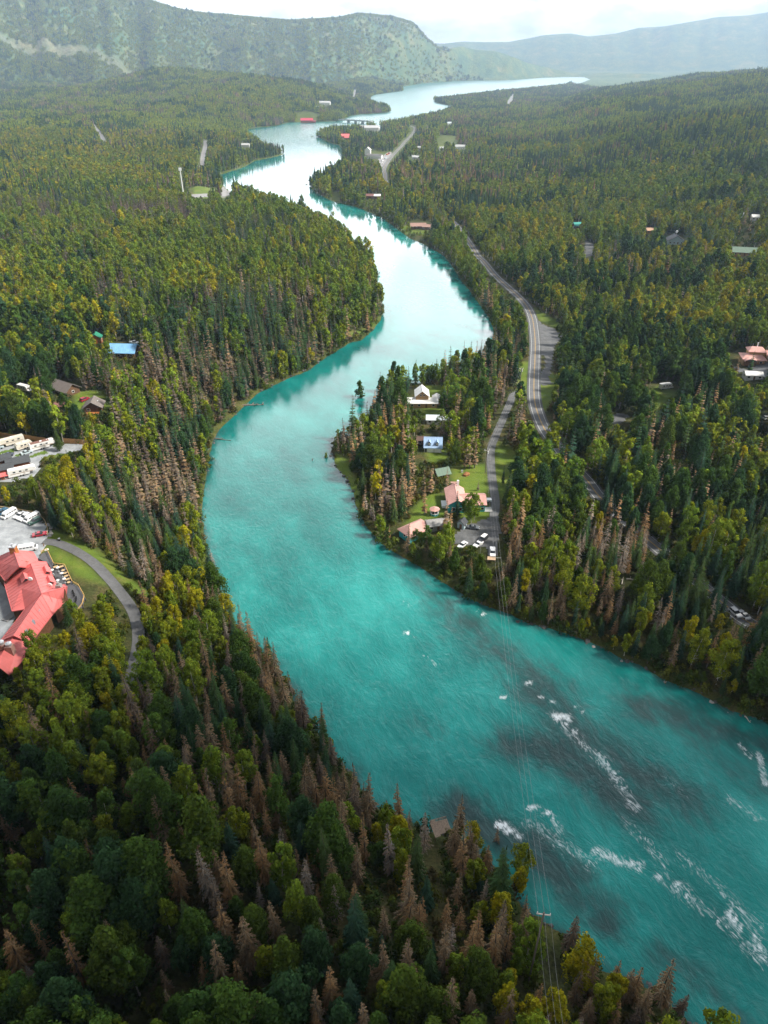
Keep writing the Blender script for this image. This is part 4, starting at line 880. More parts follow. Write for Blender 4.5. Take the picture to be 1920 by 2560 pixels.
def rv(label, a, b, style, bodym=RVW, roofm=None, group='caravans and campers'):
    A, B = GM_([a, b]); d = B - A; rz = math.atan2(d[1], d[0]); c = (A + B) / 2
    t = thing({'trailer': 'travel_trailer', 'fifth': 'fifth_wheel_trailer', 'motor': 'motorhome'}[style], (c[0], c[1], c[2] + .12), rz, label, 'caravan' if style != 'motor' else 'motorhome', group)
    Lh = {'trailer': 6.6, 'fifth': 10.0, 'motor': 7.6}[style]; x = Lh / 2; y = 1.22
    m = MB()
    if style == 'trailer': pr = [(-x + .3, .5), (x - .5, .5), (x, 1.0), (x - .1, 2.2), (x - .7, 2.75), (-x + .6, 2.85), (-x, 2.3), (-x, .8)]
    elif style == 'fifth': pr = [(-x, .55), (x - 2.6, .55), (x - 2.4, 1.4), (x - .3, 1.5), (x, 2.0), (x - .25, 2.9), (x - .8, 3.25), (-x + .2, 3.25), (-x, 3.0)]
    else: pr = [(-x, .55), (x - .2, .55), (x, .9), (x - .3, 1.3), (x - 1.2, 1.5), (x - .9, 2.0), (x - .9, 2.7), (x - 1.4, 3.05), (-x + .1, 3.05), (-x, 2.8)]
    m.extrude(pr, -y, y, inset=.06); m.build('body', bodym, t)
    top = max(p[1] for p in pr); g = MB()
    for k in range(3): g.box((-x + Lh * (.22 + .22 * k), 0, top - .95), (.9, 2 * y - .01, .55))
    if style == 'motor': g.extrude([(x - 1.25, 1.53), (x - 1.12, 1.53), (x - .86, 1.95), (x - .99, 1.95)], -y + .15, y - .15)
    else: g.box((x - .5 if style == 'trailer' else x - .25, 0, top - .8), (.35, 1.5, .45))
    g.build('window', GLASS, t)
    s_ = MB(); s_.box((-.2, 0, top - 1.65), (Lh * .82, 2 * y - .0 + .012, .22)); s_.build('stripe', STRIPE, t)
    q = MB(); q.box((-.3, 0, top + .14), (.9, .8, .26)); q.box((x * .5 - .3, .3, top + .06), (.45, .45, .12)); q.build('roof_unit', WHITE, t)
    if roofm: q = MB(); q.box((-.8, 0, top + .02), (Lh * .72, 2 * y - .25, .05)); q.build('roof', roofm, t)
    dd_ = MB(); dd_.box((.6, -y + .02, 1.55), (.7, .05, 1.8)); dd_.build('door', mat('rv_door', (.5, .48, .44), .5), t)
    for sx in ((-.5, .45) if style != 'motor' else (-x + 1.6, x - 1.1)):
        for sg in (-1, 1): w_ = MB(); w_.cyl((sx - .4, sg * (y - .12), .38), .38, .24, 12, axis='Y'); w_.build('wheel', TYRE, t)
    if style == 'trailer': h = MB(); h.bar((x - .5, 0, .6), (x + .9, 0, .5), .06); h.cyl((x + .3, 0, .6), .18, .55, 8); h.build('hitch', STEEL, t)
    return t

# ------------------------------------------------------------------ houses
def roofmat(n, c, rough=.5, seam=.35):
    m = mat('roof_' + n, c, rough, var=.10, scale=.5)
    return m
def window_part(t, x, y, z, w_, h, face='y', sg=-1, frame=WHITE):
    f = MB(); f.box((x, y, z), (w_ + .24, .10, h + .24) if face == 'y' else (.10, w_ + .24, h + .24)); o = f.build('window', frame, t)
    p = MB(); p.box((x, y + sg * .03, z) if face == 'y' else (x + sg * .03, y, z), (w_, .08, h) if face == 'y' else (.08, w_, h)); p.build('pane', GLASS, o)
def gable_block(t, cx, cy, w_, d, hw, hr, wallm, roofm, along='x', over=.5, zb=0.0, hip=0.0, th=.22, roofname='roof', wallname='wall', ribs=1.2):
    """walls with gable ends + pitched roof; ridge along local x or y"""
    def P(a, b, z): return (cx + a, cy + b, zb + z) if along == 'x' else (cx - b, cy + a, zb + z)
    L_, D_ = (w_, d) if along == 'x' else (d, w_); a, b = L_ / 2, D_ / 2
    m = MB(); v = [P(-a, -b, -.8), P(a, -b, -.8), P(a, b, -.8), P(-a, b, -.8), P(-a, -b, hw), P(a, -b, hw), P(a, b, hw), P(-a, b, hw)]
    f = [(0, 1, 5, 4), (1, 2, 6, 5), (2, 3, 7, 6), (3, 0, 4, 7), (0, 3, 2, 1)]
    if hip <= 0: v += [P(-a, 0, hw + hr - .12), P(a, 0, hw + hr - .12)]; f += [(4, 7, 8), (5, 9, 6), (4, 8, 9, 5), (7, 6, 9, 8)]
    else: f += [(4, 5, 6, 7)]
    m.quadmesh(v, f); wall = m.build(wallname, wallm, t)
    r = MB(); sl = hr / b; e = over; ze = hw - sl * e; ra = a + e - (hip if hip > 0 else 0)
    for sg in (-1, 1):
        pts = [P(-a - e, sg * (b + e), ze + .12), P(a + e, sg * (b + e), ze + .12), P(ra, 0, hw + hr + .12), P(-ra, 0, hw + hr + .12)]
        r.slab(pts if sg < 0 else pts[::-1], th)
        if ribs and hip <= 0:
            n = int(2 * (a + e) / ribs)
            for k in range(1, n):
                q = -a - e + 2 * (a + e) * k / n
                r.bar(P(q, sg * (b + e), ze + .13), P(q, sg * .05, hw + hr + .125), .035, 4)
    if hip > 0:
        for sg in (-1, 1):
            pts = [P(sg * (a + e), -sg * (b + e), ze + .12), P(sg * (a + e), sg * (b + e), ze + .12), P(sg * ra, 0, hw + hr + .12)]; r.slab(pts, th)
    else: r.bar(P(-a - e, 0, hw + hr + .12), P(a + e, 0, hw + hr + .12), .10, 6)
    roof = r.build(roofname, roofm, t)
    return wall, roof
def house(name, label, cat, px, rot, w_, d, hw, hr, wallm, roofm, along='x', wins=2, door=True, chimney=None, group=None, over=.5, hip=0.0, dz=0.0, trim=WHITE):
    x, y, z = G(*px); t = thing(name, (x, y, z + dz), R_(rot), label, cat, group)
    gable_block(t, 0, 0, w_, d, hw, hr, wallm, roofm, along, over, hip=hip)
    n = wins + (1 if door else 0)
    for k in range(n):
        q = -w_ / 2 + w_ * (k + .5) / n
        if door and k == n // 2:
            m = MB(); m.box((q, -d / 2 - .02, 1.05), (.95, .10, 2.1)); m.build('door', mat('door_brown', (.16, .09, .05), .6), t)
        else: window_part(t, q, -d / 2 - .02, min(1.5, hw * .58), min(1.2, w_ / n * .5), 1.0, frame=trim)
    window_part(t, w_ / 2 + .02, 0, min(1.5, hw * .58), 1.1, 1.0, 'x', 1, trim); window_part(t, -w_ / 2 - .02, 0, min(1.5, hw * .58), 1.1, 1.0, 'x', -1, trim)
    if chimney:
        m = MB(); m.box((chimney[0], chimney[1], hw + hr * .7), (.7, .7, hr + 1.2)); c = m.build('chimney', chimney[2], t)
        m = MB(); m.box((chimney[0], chimney[1], hw + hr * 1.2 + .68), (.9, .9, .14)); m.build('cap', STEEL, c)
    return t
RED = roofmat('salmon_red', (.62, .15, .14)); LOG = mat('log_wall', (.13, .062, .03), .7, var=.3, scale=2); TAN = mat('tan_wall', (.42, .26, .12), .7); TEALW = mat('teal_wall', (.02, .27, .28), .6); PINK = roofmat('pink_shingle', (.52, .29, .25), .85); WHROOF = roofmat('white_metal', (.74, .73, .70)); BLUER = roofmat('pale_blue_metal', (.30, .42, .58)); SKYR = roofmat('sky_blue_metal', (.20, .42, .66)); GREYR = roofmat('grey_shingle', (.15, .145, .14), .9); BRNR = roofmat('brown_grey_shingle', (.17, .145, .13), .9); GREENR = roofmat('green_metal', (.03, .22, .13)); TEALR = roofmat('turquoise_metal', (.06, .36, .30)); DARKR = roofmat('charcoal_shingle', (.065, .07, .075), .9); SAGE = roofmat('sage_shingle', (.15, .21, .16), .9); BROWN = mat('brown_wall', (.12, .065, .035), .8, var=.25); WHWALL = mat('white_wall', (.66, .65, .62), .7); ORNG = mat('orange_log', (.36, .13, .04), .7, var=.25); REDWALL = mat('red_brown_wall', (.20, .075, .035), .75, var=.2); PALEBL = mat('pale_blue_wall', (.40, .52, .55), .7)

# ---- the red-roofed lodge: gabled wings at their real places, ridge ends (photo pixel + height above the ground)
LG = H1(-108, 160); lodge = thing('lodge', (-104.0, 163.0, LG), 0, 'large rambling lodge under a salmon-red metal roof at the left edge', 'lodge')
def lp(u, v, h): x, y = at(u, v, LG + h); return Vector((x + 104.0, y - 163.0, h))
def facet(pts, eave, seams=None, name='roof'):
    """one roof plane (photo pixel + height corners); eave = corner indices carrying a wall below; seams = (ridge pair, eave pair)"""
    P = [lp(*p) for p in pts]; c = sum(P, Vector()) / len(P); n = Vector()
    for i in range(len(P)): n += (P[i] - c).cross(P[(i + 1) % len(P)] - c)
    if n.z < 0: P = P[::-1]; eave = [len(P) - 1 - i for i in eave]; seams = seams and tuple(tuple(len(P) - 1 - i for i in q) for q in seams)
    r = MB(); k = len(P); v = P + [c] + [p - Vector((0, 0, .3)) for p in P] + [c - Vector((0, 0, .3))]
    f = [(i, (i + 1) % k, k) for i in range(k)] + [(k + 1 + (i + 1) % k, k + 1 + i, 2 * k + 1) for i in range(k)] + [(i, k + 1 + i, k + 1 + (i + 1) % k, (i + 1) % k) for i in range(k)]
    r.quadmesh(v, f)
    for i in range(k): r.bar(P[i] + Vector((0, 0, .03)), P[(i + 1) % k] + Vector((0, 0, .03)), .09, 5)
    if seams:
        (a, b), (d, e) = seams; a, b, d, e = P[a], P[b], P[d], P[e]; q = max(3, int((b - a).length / 1.5))
        for i in range(1, q): t_ = i / q; r.bar(a.lerp(b, t_) + Vector((0, 0, .05)), d.lerp(e, t_) + Vector((0, 0, .05)), .045, 4)
    r.build(name, RED, lodge)
    if len(eave) > 1:
        m = MB(); I = []
        for i in eave: h = Vector((c.x - P[i].x, c.y - P[i].y, 0)).normalized() * .9; I.append(P[i] + h)
        for a, b in zip(I[:-1], I[1:]):
            d = Vector((b.x - a.x, b.y - a.y, 0)); nn = Vector((-d.y, d.x, 0)).normalized() * .25
            m.quadmesh([(a.x, a.y, -1), (b.x, b.y, -1), (b.x, b.y, b.z - .1), (a.x, a.y, a.z - .1), (a.x + nn.x, a.y + nn.y, -1), (b.x + nn.x, b.y + nn.y, -1), (b.x + nn.x, b.y + nn.y, b.z - .1), (a.x + nn.x, a.y + nn.y, a.z - .1)], [(0, 1, 2, 3), (7, 6, 5, 4), (0, 4, 5, 1), (1, 5, 6, 2), (2, 6, 7, 3), (3, 7, 4, 0)])
        m.build('wall', LOG, lodge)
    return P
MR = facet([(77, 1409, 9.2), (104, 1484, 9.2), (145, 1468, 4.8), (121, 1416, 4.8), (116, 1405, 4.8), (92, 1403, 7.0)], [2, 3, 4, 5], ((0, 1), (4, 2)))
ML = facet([(77, 1409, 9.2), (104, 1484, 9.2), (62, 1523, 4.4), (30, 1528, 4.2), (10, 1457, 4.2), (40, 1432, 6.6)], [2, 3, 4, 5], ((0, 1), (4, 3)))
facet([(34, 1375, 11.8), (48, 1416, 11.8), (12, 1452, 6.2), (-26, 1402, 5.6)], [2, 3], ((0, 1), (3, 2)))
facet([(34, 1375, 11.8), (83, 1380, 5.2), (95, 1400, 5.2), (70, 1418, 7.8), (48, 1416, 11.8)], [1, 2], ((0, 4), (1, 3)))
m = MB(); p_, q_, r_2 = lp(44, 1411, 10.8), lp(20, 1448, 5.6), lp(68, 1416, 7.2); m.quadmesh([p_, q_, r_2, (q_.x, q_.y, 0), (r_2.x, r_2.y, 0), (p_.x, p_.y + 2.5, 10.4), (q_.x, q_.y + 2.5, 5.4), (r_2.x, r_2.y + 2.5, 7)], [(0, 1, 2), (1, 3, 4, 2), (0, 5, 6, 1), (0, 2, 7, 5), (5, 7, 6)]); m.build('gable_wall', LOG, lodge)
facet([(104, 1485, 9.1), (168, 1467, 8.6), (165, 1501, 4.6), (132, 1535, 4.2)], [1, 2, 3], ((0, 1), (3, 2)))
facet([(104, 1484, 9.1), (168, 1467, 8.6), (161, 1461, 6.0), (118, 1473, 6.6)], [1, 2])
LR = facet([(104, 1487, 9.0), (34, 1589, 8.6), (76, 1608, 4.0), (132, 1535, 4.2)], [2, 3], ((0, 1), (3, 2)))
facet([(104, 1487, 9.0), (62, 1523, 4.4), (0, 1604, 3.6), (34, 1589, 8.6)], [1, 2], ((0, 3), (1, 2)))
facet([(34, 1592, 7.4), (80, 1612, 3.8), (56, 1652, 3.6), (22, 1687, 3.4), (-12, 1660, 7.0)], [1, 2, 3], ((0, 4), (1, 3)))
facet([(34, 1592, 7.4), (-12, 1660, 7.0), (-34, 1640, 3.6), (2, 1602, 3.6)], [2, 3])
# big open gable truss facing the camera
def dormer(p, ax, out_, w_=2.6, ln=3.0, h=1.5):
    """small gabled dormer: p = apex of its face, ax = plan direction its face looks"""
    ax = Vector((ax[0], ax[1], 0)).normalized(); s_ = Vector((-ax.y, ax.x, 0)); r = MB(); pk = p; bk = p - ax * ln
    l = p + s_ * w_ / 2 - Vector((0, 0, h)); q = p - s_ * w_ / 2 - Vector((0, 0, h)); lb, qb = l - ax * ln, q - ax * ln
    r.slab([pk, bk, lb, l], .16); r.slab([q, qb, bk, pk], .16); o = r.build('dormer', RED, lodge)
    g = MB(); e = -ax * .25; g.quadmesh([pk + e - Vector((0, 0, .25)), l + e + (q - l) * .08, q + e + (l - q) * .08, pk + e * 2 - Vector((0, 0, .25)), l + e * 2 + (q - l) * .08, q + e * 2 + (l - q) * .08], [(0, 1, 2), (3, 5, 4), (0, 3, 4, 1), (1, 4, 5, 2), (2, 5, 3, 0)]); g.build('window', GLASS, o)
def on_slope(u, v, P, Q, Rr):
    """point of the plane P,Q,Rr seen at pixel (u,v)"""
    n = (Q - P).cross(Rr - P).normalized(); o = Vector((104.0, -163.0, CZ - LG)); x, y = at(u, v, 0.0); d = Vector((x, y, -CZ)); t_ = (P - o).dot(n) / d.dot(n); return o + d * t_, (n if n.z > 0 else -n)
dmain = (lp(104, 1484, 9.2) - lp(77, 1409, 9.2)); dmain.z = 0; dmain.normalize()
MRp = [lp(77, 1409, 9.2), lp(104, 1484, 9.2), lp(145, 1468, 4.8)]; MLp = [lp(77, 1409, 9.2), lp(104, 1484, 9.2), lp(30, 1528, 4.2)]; LRp = [lp(104, 1487, 9.0), lp(34, 1589, 8.6), lp(76, 1608, 4.0)]
for (u, v), pl_ in (((119, 1436), MRp), ((128, 1461), MRp), ((66, 1454), MLp)):
    p, n = on_slope(u, v, *pl_); dormer(p + Vector((0, 0, 1.3)), dmain, 1, 2.6, 3.4, 1.3)
for u, v in ((101, 1530), (84, 1555), (67, 1580)):
    p, n = on_slope(u, v, *LRp)
    m = MB(); m.box((0, 0, .12), (1.0, 1.5, .16)); o = m.build('skylight', mat('skylight', (.20, .21, .23), .3), lodge); o.location = p; o.rotation_euler = n.to_track_quat('Z', 'Y').to_euler()
m = MB(); m.box((0, 0, 0), (1.7, 1.7, 3.2)); ch = m.build('chimney', ORNG, lodge); ch.location = lp(35, 1377, 11.6); m = MB(); m.box((0, 0, 1.75), (2.0, 2.0, .3)); m.cyl((0, 0, 1.9), .35, .7, 8); m.build('cap', STEEL, ch)
m = MB(); m.box((0, 0, 0), (1.5, 1.3, 5.0)); m.cyl((0, 0, 2.5), .4, .8, 8); ch = m.build('chimney', STONE, lodge); ch.location = lp(151, 1478, 6.2)
for u, v in ((8, 1622), (27, 1626)):
    m = MB(); m.box((0, 0, 0), (1.7, 1.7, 3.4)); ch = m.build('vent_tower', mat('vent_brick', (.36, .20, .16), .8), lodge); ch.location = lp(u, v, 6.4); m = MB(); m.cyl((0, 0, 1.7), .7, .8, 12, r2=.75); m.cyl((0, 0, 2.5), .8, .25, 12, r2=.3); m.build('cap', STEEL, ch)
for u, v, pl_ in ((77, 1453, MLp), (126, 1468, MRp)): m = MB(); m.cyl((0, 0, .8), .55, .22, 14, r2=.75, axis='Y'); m.bar((0, .1, -.3), (0, .1, .8), .06); o = m.build('satellite_dish', WHITE, lodge); o.location = on_slope(u, v, *pl_)[0]
m = MB(); m.box((0, 0, 0), (2.2, 5.4, .3)); o = m.build('porch', mat('grey_boards', (.25, .245, .24), .8), lodge); o.location = lp(29, 1538, .2); o.rotation_euler[2] = R_(-22)

# ---- lodge deck with its rail
DK = [(96, 1396), (104, 1384), (119, 1378), (136, 1414), (163, 1417), (182, 1459), (197, 1467), (212, 1494), (207, 1515), (194, 1532), (168, 1520), (163, 1475), (146, 1462), (122, 1410)]
dk = thing('terrace_deck', (-90, 160, LG), 0, 'dark grey terrace deck with a yellow timber rail beside the red-roofed lodge', 'deck')
def dp(u, v, h): x, y = at(u, v, LG + h); return Vector((x + 90.0, y - 160.0, h))
pts = [dp(u, v, 1.0) for u, v in DK]; m = MB(); m.slab(pts[::-1] if sum(pts[i].x * pts[i - 1].y - pts[i - 1].x * pts[i].y for i in range(len(pts))) > 0 else pts, .25)
for q in pts: m.box((q.x, q.y, .2), (.25, .25, 1.6))
m.build('deck_floor', mat('dark_boards', (.095, .095, .10), .8, var=.2, scale=2), dk)
rl = MB()
for i in range(1, 9):
    a, b = pts[i], pts[i + 1]; n_ = max(1, int((b - a).length / 1.8))
    for k in range(n_ + 1): p = a.lerp(b, k / n_); rl.box((p.x, p.y, 1.55), (.14, .14, 1.1))
    for h in (1.05, .65): rl.bar(a + Vector((0, 0, h)), b + Vector((0, 0, h)), .09 if h > 1 else .05, 5)
rl.build('railing', mat('yellow_timber', (.55, .34, .11), .6), dk)
def patio(px, kind, label, grp):
    x, y = at(px[0], px[1], LG + 1.0); z = LG + 1.0
    if kind == 'table':
        t = thing('patio_table', (x, y, z), R_(35), label, 'table', grp); m = MB(); m.box((0, 0, .74), (1.5, .9, .06)); m.build('table_top', PALEW, t)
        for sx in (-.6, .6):
            m = MB(); m.box((sx, 0, .36), (.08, .6, .70)); m.build('leg', TYRE, t)
        for sx in (-.45, .45):
            for sg in (-1, 1): chair_((x, y, z), sx, sg * .85)
    elif kind == 'round':
        t = thing('patio_table', (x, y, z), 0, label, 'table', grp); m = MB(); m.cyl((0, 0, .7), .55, .06, 14); m.build('table_top', PALEW, t); m = MB(); m.cyl((0, 0, 0), .25, .04, 10); m.bar((0, 0, .02), (0, 0, .7), .06); m.build('leg', TYRE, t)
    else:
        t = thing('patio_heater', (x, y, z), 0, label, 'heater', grp); m = MB(); m.cyl((0, 0, 0), .3, .7, 10, r2=.22); m.build('base', STEEL, t); m = MB(); m.bar((0, 0, .7), (0, 0, 2.1), .05); m.build('pole', STEEL, t); m = MB(); m.cyl((0, 0, 2.1), .55, .22, 14, r2=.12); m.build('hood', WHITE, t)
    return t
CH = [None]
def chair_(o, dx, dy, z=0.0, lab='black chair tucked at a terrace table beside the red-roofed lodge', grp='chairs on the terrace'):
    c, s_ = math.cos(R_(35)), math.sin(R_(35)); loc = (o[0] + c * dx - s_ * dy, o[1] + s_ * dx + c * dy, o[2] + z); rz = R_(35) + (0 if dy < 0 else math.pi)
    if CH[0] is None:
        t = thing('patio_chair', loc, rz, lab, 'chair', grp); m = MB(); m.box((0, 0, .44), (.48, .46, .05)); m.build('seat', TYRE, t); m = MB(); m.box((0, -.22, .72), (.48, .04, .5)); m.build('backrest', TYRE, t)
        for sx in (-.2, .2):
            for sy in (-.2, .2): m = MB(); m.box((sx, sy, .21), (.04, .04, .42)); m.build('leg', TYRE, t)
        CH[0] = t; return t
    t = copy_tree(CH[0]); t.location = loc; t.rotation_euler = (0, 0, rz); tag(t, lab, None, grp); return t
for i, px in enumerate([(141, 1421), (154, 1421), (165, 1437), (168, 1444), (171, 1452)]): patio(px, 'table', ['tan table at the near corner of the terrace, beside the lodge eaves', 'tan table at the outer corner of the terrace rail', 'tan table by the terrace rail, first of three in a row', 'tan table by the terrace rail, middle one of three in a row', 'tan table by the terrace rail, last of three in a row'][i], 'terrace tables')
patio((159, 1430), 'round', 'small round table by the outer terrace rail', 'terrace tables'); patio((173, 1460), 'round', 'small round table at the bottom end of the terrace row', 'terrace tables'); patio((150, 1467), 'round', 'small round table tucked by the stone chimney', 'terrace tables')
for i, px in enumerate([(148, 1432), (134, 1438), (158, 1446), (164, 1460), (148, 1464)]): patio(px, 'heater', ['silver patio heater by the upper terrace tables', 'silver patio heater close to the lodge wall, up from the dormer', 'silver patio heater in the middle of the terrace', 'silver patio heater near the lower round table', 'silver patio heater beside the stone chimney'][i], 'patio heaters')
for k in range(11):
    u = 182 + 5 * math.sin(k * .35); x, y = at(u + (4 if 3 < k < 8 else 0), 1480 + k * 4.0, LG + 1); chair_((x, y, LG + 1.0), 0, -.01, 0, 'dark chair in the long row across the lower terrace', 'row of chairs on the lower terrace')

# ---- car park: vehicles, log rail, boulders
WHP, BLU, DGR, REDP, BLK, SIL, GRYP = paint('white', (.72, .72, .72)), paint('blue', (.03, .10, .16)), paint('dark_green', (.015, .055, .04)), paint('red', (.32, .015, .03)), paint('black', (.02, .022, .025)), paint('silver_blue', (.42, .50, .52)), paint('grey', (.10, .11, .12))
g_ = 'vehicles in the lodge car park'
car('blue car cut by the left edge, first in the car park row', (14, 1278), (-6, 1292), BLU, 'pickup', g_); car('long white passenger van, longest vehicle in the car park row', (39, 1281), (9, 1299), WHP, 'van', g_, 'van', name='parked_van')
car('white car next to the long van in the car park row', (62, 1285), (40, 1299), WHP, 'sedan', g_); car('white car in the middle of three white ones, car park row', (76, 1290), (51, 1304), WHP, 'suv', g_); car('white van beside the dark green car in the car park row', (94, 1293), (68, 1307), WHP, 'van', g_, 'van', name='parked_van')
car('dark green car at the right end of the car park row', (101, 1301), (76, 1313), DGR, 'suv', g_); car('red car parked alone against the log rail', (86, 1342), (115, 1337), REDP, 'sedan', g_); car('white car half hidden behind the lodge roof', (60, 1378), (84, 1374), WHP, 'van', g_)
fp = GM_([(-6, 1268), (26, 1273), (58, 1278), (81, 1282), (100, 1290), (113, 1304), (119, 1321), (119, 1341)]); t = thing('log_rail', tuple(fp[4]), 0, 'low yellowish log rail curving round the edge of the car park', 'rail'); m = MB(); m2 = MB(); o_ = Vector(fp[4])
for a, b in zip(fp[:-1], fp[1:]):
    a, b = Vector(a) - o_, Vector(b) - o_; n_ = max(1, int((b - a).length / 2.5)); m.bar(a + Vector((0, 0, .55)), b + Vector((0, 0, .55)), .13, 7)
    for k in range(n_): p = a.lerp(b, k / n_); m2.bar(p - Vector((0, 0, .3)), p + Vector((0, 0, .6)), .12, 7)
m.build('rail', PALEW, t); m2.build('post', PALEW, t)
def rock(px, s, label, seed, grp='boulders beside the car park', m_=STONE, name='boulder', cat='boulder', sq=.7):
    import bmesh
    x, y, z = G(*px); bm = bmesh.new(); bmesh.ops.create_icosphere(bm, subdivisions=3, radius=s); r = random.Random(seed)
    ph = [r.uniform(0, 6) for _ in range(6)]
    for v in bm.verts: k = 1 + .22 * math.sin(v.co.x * 2.3 / s + ph[0]) * math.sin(v.co.y * 2.1 / s + ph[1]) + .14 * math.sin(v.co.z * 4 / s + ph[2]) + .08 * math.sin(v.co.x * 6 / s + ph[3]); v.co *= k; v.co.z *= sq
    me = bpy.data.meshes.new(name); bm.to_mesh(me); bm.free(); me.materials.append(m_); o = link(bpy.data.objects.new(name, me)); o.location = (x, y, z + s * .25); return tag(o, label, cat, grp)
for i, (px, s) in enumerate([((121, 1313), .7), ((127, 1317), .6), ((129, 1322), .65), ((126, 1328), .45), ((127, 1335), .8), ((126, 1341), .6)]): rock(px, s, ['topmost grey boulder in the line outside the log rail', 'second grey boulder from the top outside the log rail', 'third grey boulder outside the log rail, on the grass', 'smallest grey boulder outside the log rail', 'boulder nearest the red car, beyond the rail', 'lowest grey boulder outside the log rail'][i], i)
rock((116, 1375), .6, 'pale boulder on the lawn tip beside the terrace rail', 31, m_=mat('pale_stone', (.5, .49, .46), .9, var=.2)); rock((1165, 1188), 1.5, 'rusty heap of cut brush under the big brown spruces', 33, None, mat('brush', (.26, .12, .05), .95, var=.4), 'brush_pile', 'brush pile', .45)
t = thing('litter_bin', G(149, 1352), 0, 'small dark bin on the grass edge of the path', 'bin'); m = MB(); m.cyl((0, 0, 0), .35, .9, 10); m.build('drum', TYRE, t); m = MB(); m.cyl((0, 0, .9), .4, .12, 10); m.build('lid', STEEL, t)
t = thing('bollard', G(110, 1366), 0, 'dark wooden post at the mouth of the path', 'post'); m = MB(); m.box((0, 0, .6), (.2, .2, 1.3)); m.build('shaft', TIMBER, t); m = MB(); m.box((0, 0, 1.28), (.26, .26, .08)); m.build('cap', TYRE, t)

# ---- caravan park
rv('cream fifth-wheel caravan, uppermost beside the timber fence', (58, 1105), (3, 1119), 'fifth', RVC); rv('small rounded cream caravan between the two long ones', (77, 1116), (45, 1126), 'trailer', RVC); rv('long white caravan with a rusty brown roof', (80, 1128), (136, 1114), 'fifth', RVW, RUSTY); rv('white caravan lowest in the camp, in front of the cabins', (33, 1193), (83, 1182), 'fifth', RVW)
car('dark blue car on the grass of the caravan park', (32, 1139), (8, 1141), paint('navy', (.03, .05, .08)), 'sedan', 'cars in the caravan park'); car('pale silver car beside the rusty-roofed caravan', (56, 1138), (79, 1131), SIL, 'sedan', 'cars in the caravan park'); car('pale silver car cut by the left edge, above the dark blue one', (-14, 1124), (4, 1121), SIL, 'suv', 'cars in the caravan park')
def fence(pix, h, label, m_):
    P = GM_(pix); o_ = Vector(P[0]); t = thing('timber_fence', tuple(P[0]), 0, label, 'fence'); b_ = MB(); q_ = MB()
    for a, b in zip(P[:-1], P[1:]):
        a, b = Vector(a) - o_, Vector(b) - o_; d = b - a; n_ = max(1, int(d.length / 2.4)); rz = math.atan2(d.y, d.x)
        for k in range(n_):
            p = a + d * ((k + .5) / n_); b_.box((p.x, p.y, p.z + h / 2 + .12), (d.length / n_ - .02, .05, h), rz); e = a + d * (k / n_); q_.box((e.x, e.y, e.z + h / 2 + .1), (.14, .14, h + .3), rz)
    b_.build('panel', m_, t); q_.build('post', TIMBER, t)
FEN = mat('orange_fence', (.40, .22, .09), .8, var=.2)
fence([(-8, 1091), (30, 1097), (63, 1098), (94, 1103), (116, 1106)], 2.0, 'long orange timber fence behind the caravans', FEN); fence([(161, 1108), (190, 1110), (224, 1114)], 2.2, 'short orange timber fence right of the lone spruce', FEN)
gc = 'cabins in the caravan park'
house('cabin', 'red-brown cabin with white window, right of the other two', 'cabin', (50, 1170), 28, 8.0, 5.5, 3.6, 1.2, REDWALL, DARKR, wins=2, door=False, group=gc); house('cabin', 'red-brown cabin at the left edge, upper one', 'cabin', (4, 1164), 28, 8.0, 5.0, 3.4, 1.2, REDWALL, DARKR, wins=2, group=gc); house('cabin', 'red-brown cabin at the left edge, lower one', 'cabin', (12, 1185), 28, 7.0, 4.6, 3.2, 1.1, REDWALL, DARKR, wins=2, group=gc); house('shed', 'little shed with salmon-red roof below the lower cabin', 'shed', (18, 1195), 28, 4.0, 2.2, 1.9, .5, REDWALL, RED, wins=1, door=False)

# ---- houses on the left bank
house('house', 'house with a broad sky-blue metal roof on the left bank', 'house', (314, 888), -4, 13.5, 9.0, 3.4, 3.0, BROWN, SKYR, wins=3, over=.8); car('white pickup behind the sky-blue roofed house', (326, 858), (346, 860), WHP, 'pickup'); car('grey-white car half buried in trees far left', (78, 866), (92, 870), paint('pale_grey', (.5, .5, .5)), 'suv')
house('cabin', 'orange log cabin with a green roof', 'cabin', (243, 856), 10, 5.6, 5.0, 3.4, 2.0, ORNG, GREENR, 'y', wins=1); house('cabin', 'brown cabin under a big plain grey-brown roof', 'cabin', (166, 980), -32, 11.0, 7.5, 2.8, 2.6, BROWN, BRNR, wins=3, over=.9)
h_ = house('cabin', 'small cabin with grey-brown roof, skylight and front porch', 'cabin', (237, 1024), 8, 7.4, 6.4, 2.8, 2.4, BROWN, BRNR, 'y', wins=1, over=.9); m = MB(); m.box((1.7, .6, 4.05), (.9, 1.1, .12)); m.build('skylight', LAMP, h_); m = MB(); m.box((0, -4.4, .2), (6.6, 2.0, .25)); m.build('porch', ORNG, h_)
house('shed', 'low shed with reddish brown roof among left-bank trees', 'shed', (156, 1022), 10, 5.0, 3.6, 2.3, 1.0, BROWN, roofmat('red_brown', (.20, .10, .085), .9), wins=1); car('dark red car on the grass beside the porch cabin', (206, 1004), (219, 999), REDP, 'suv'); rv('white motorhome parked under the far-left trees', (50, 974), (76, 981), 'motor', RVW)

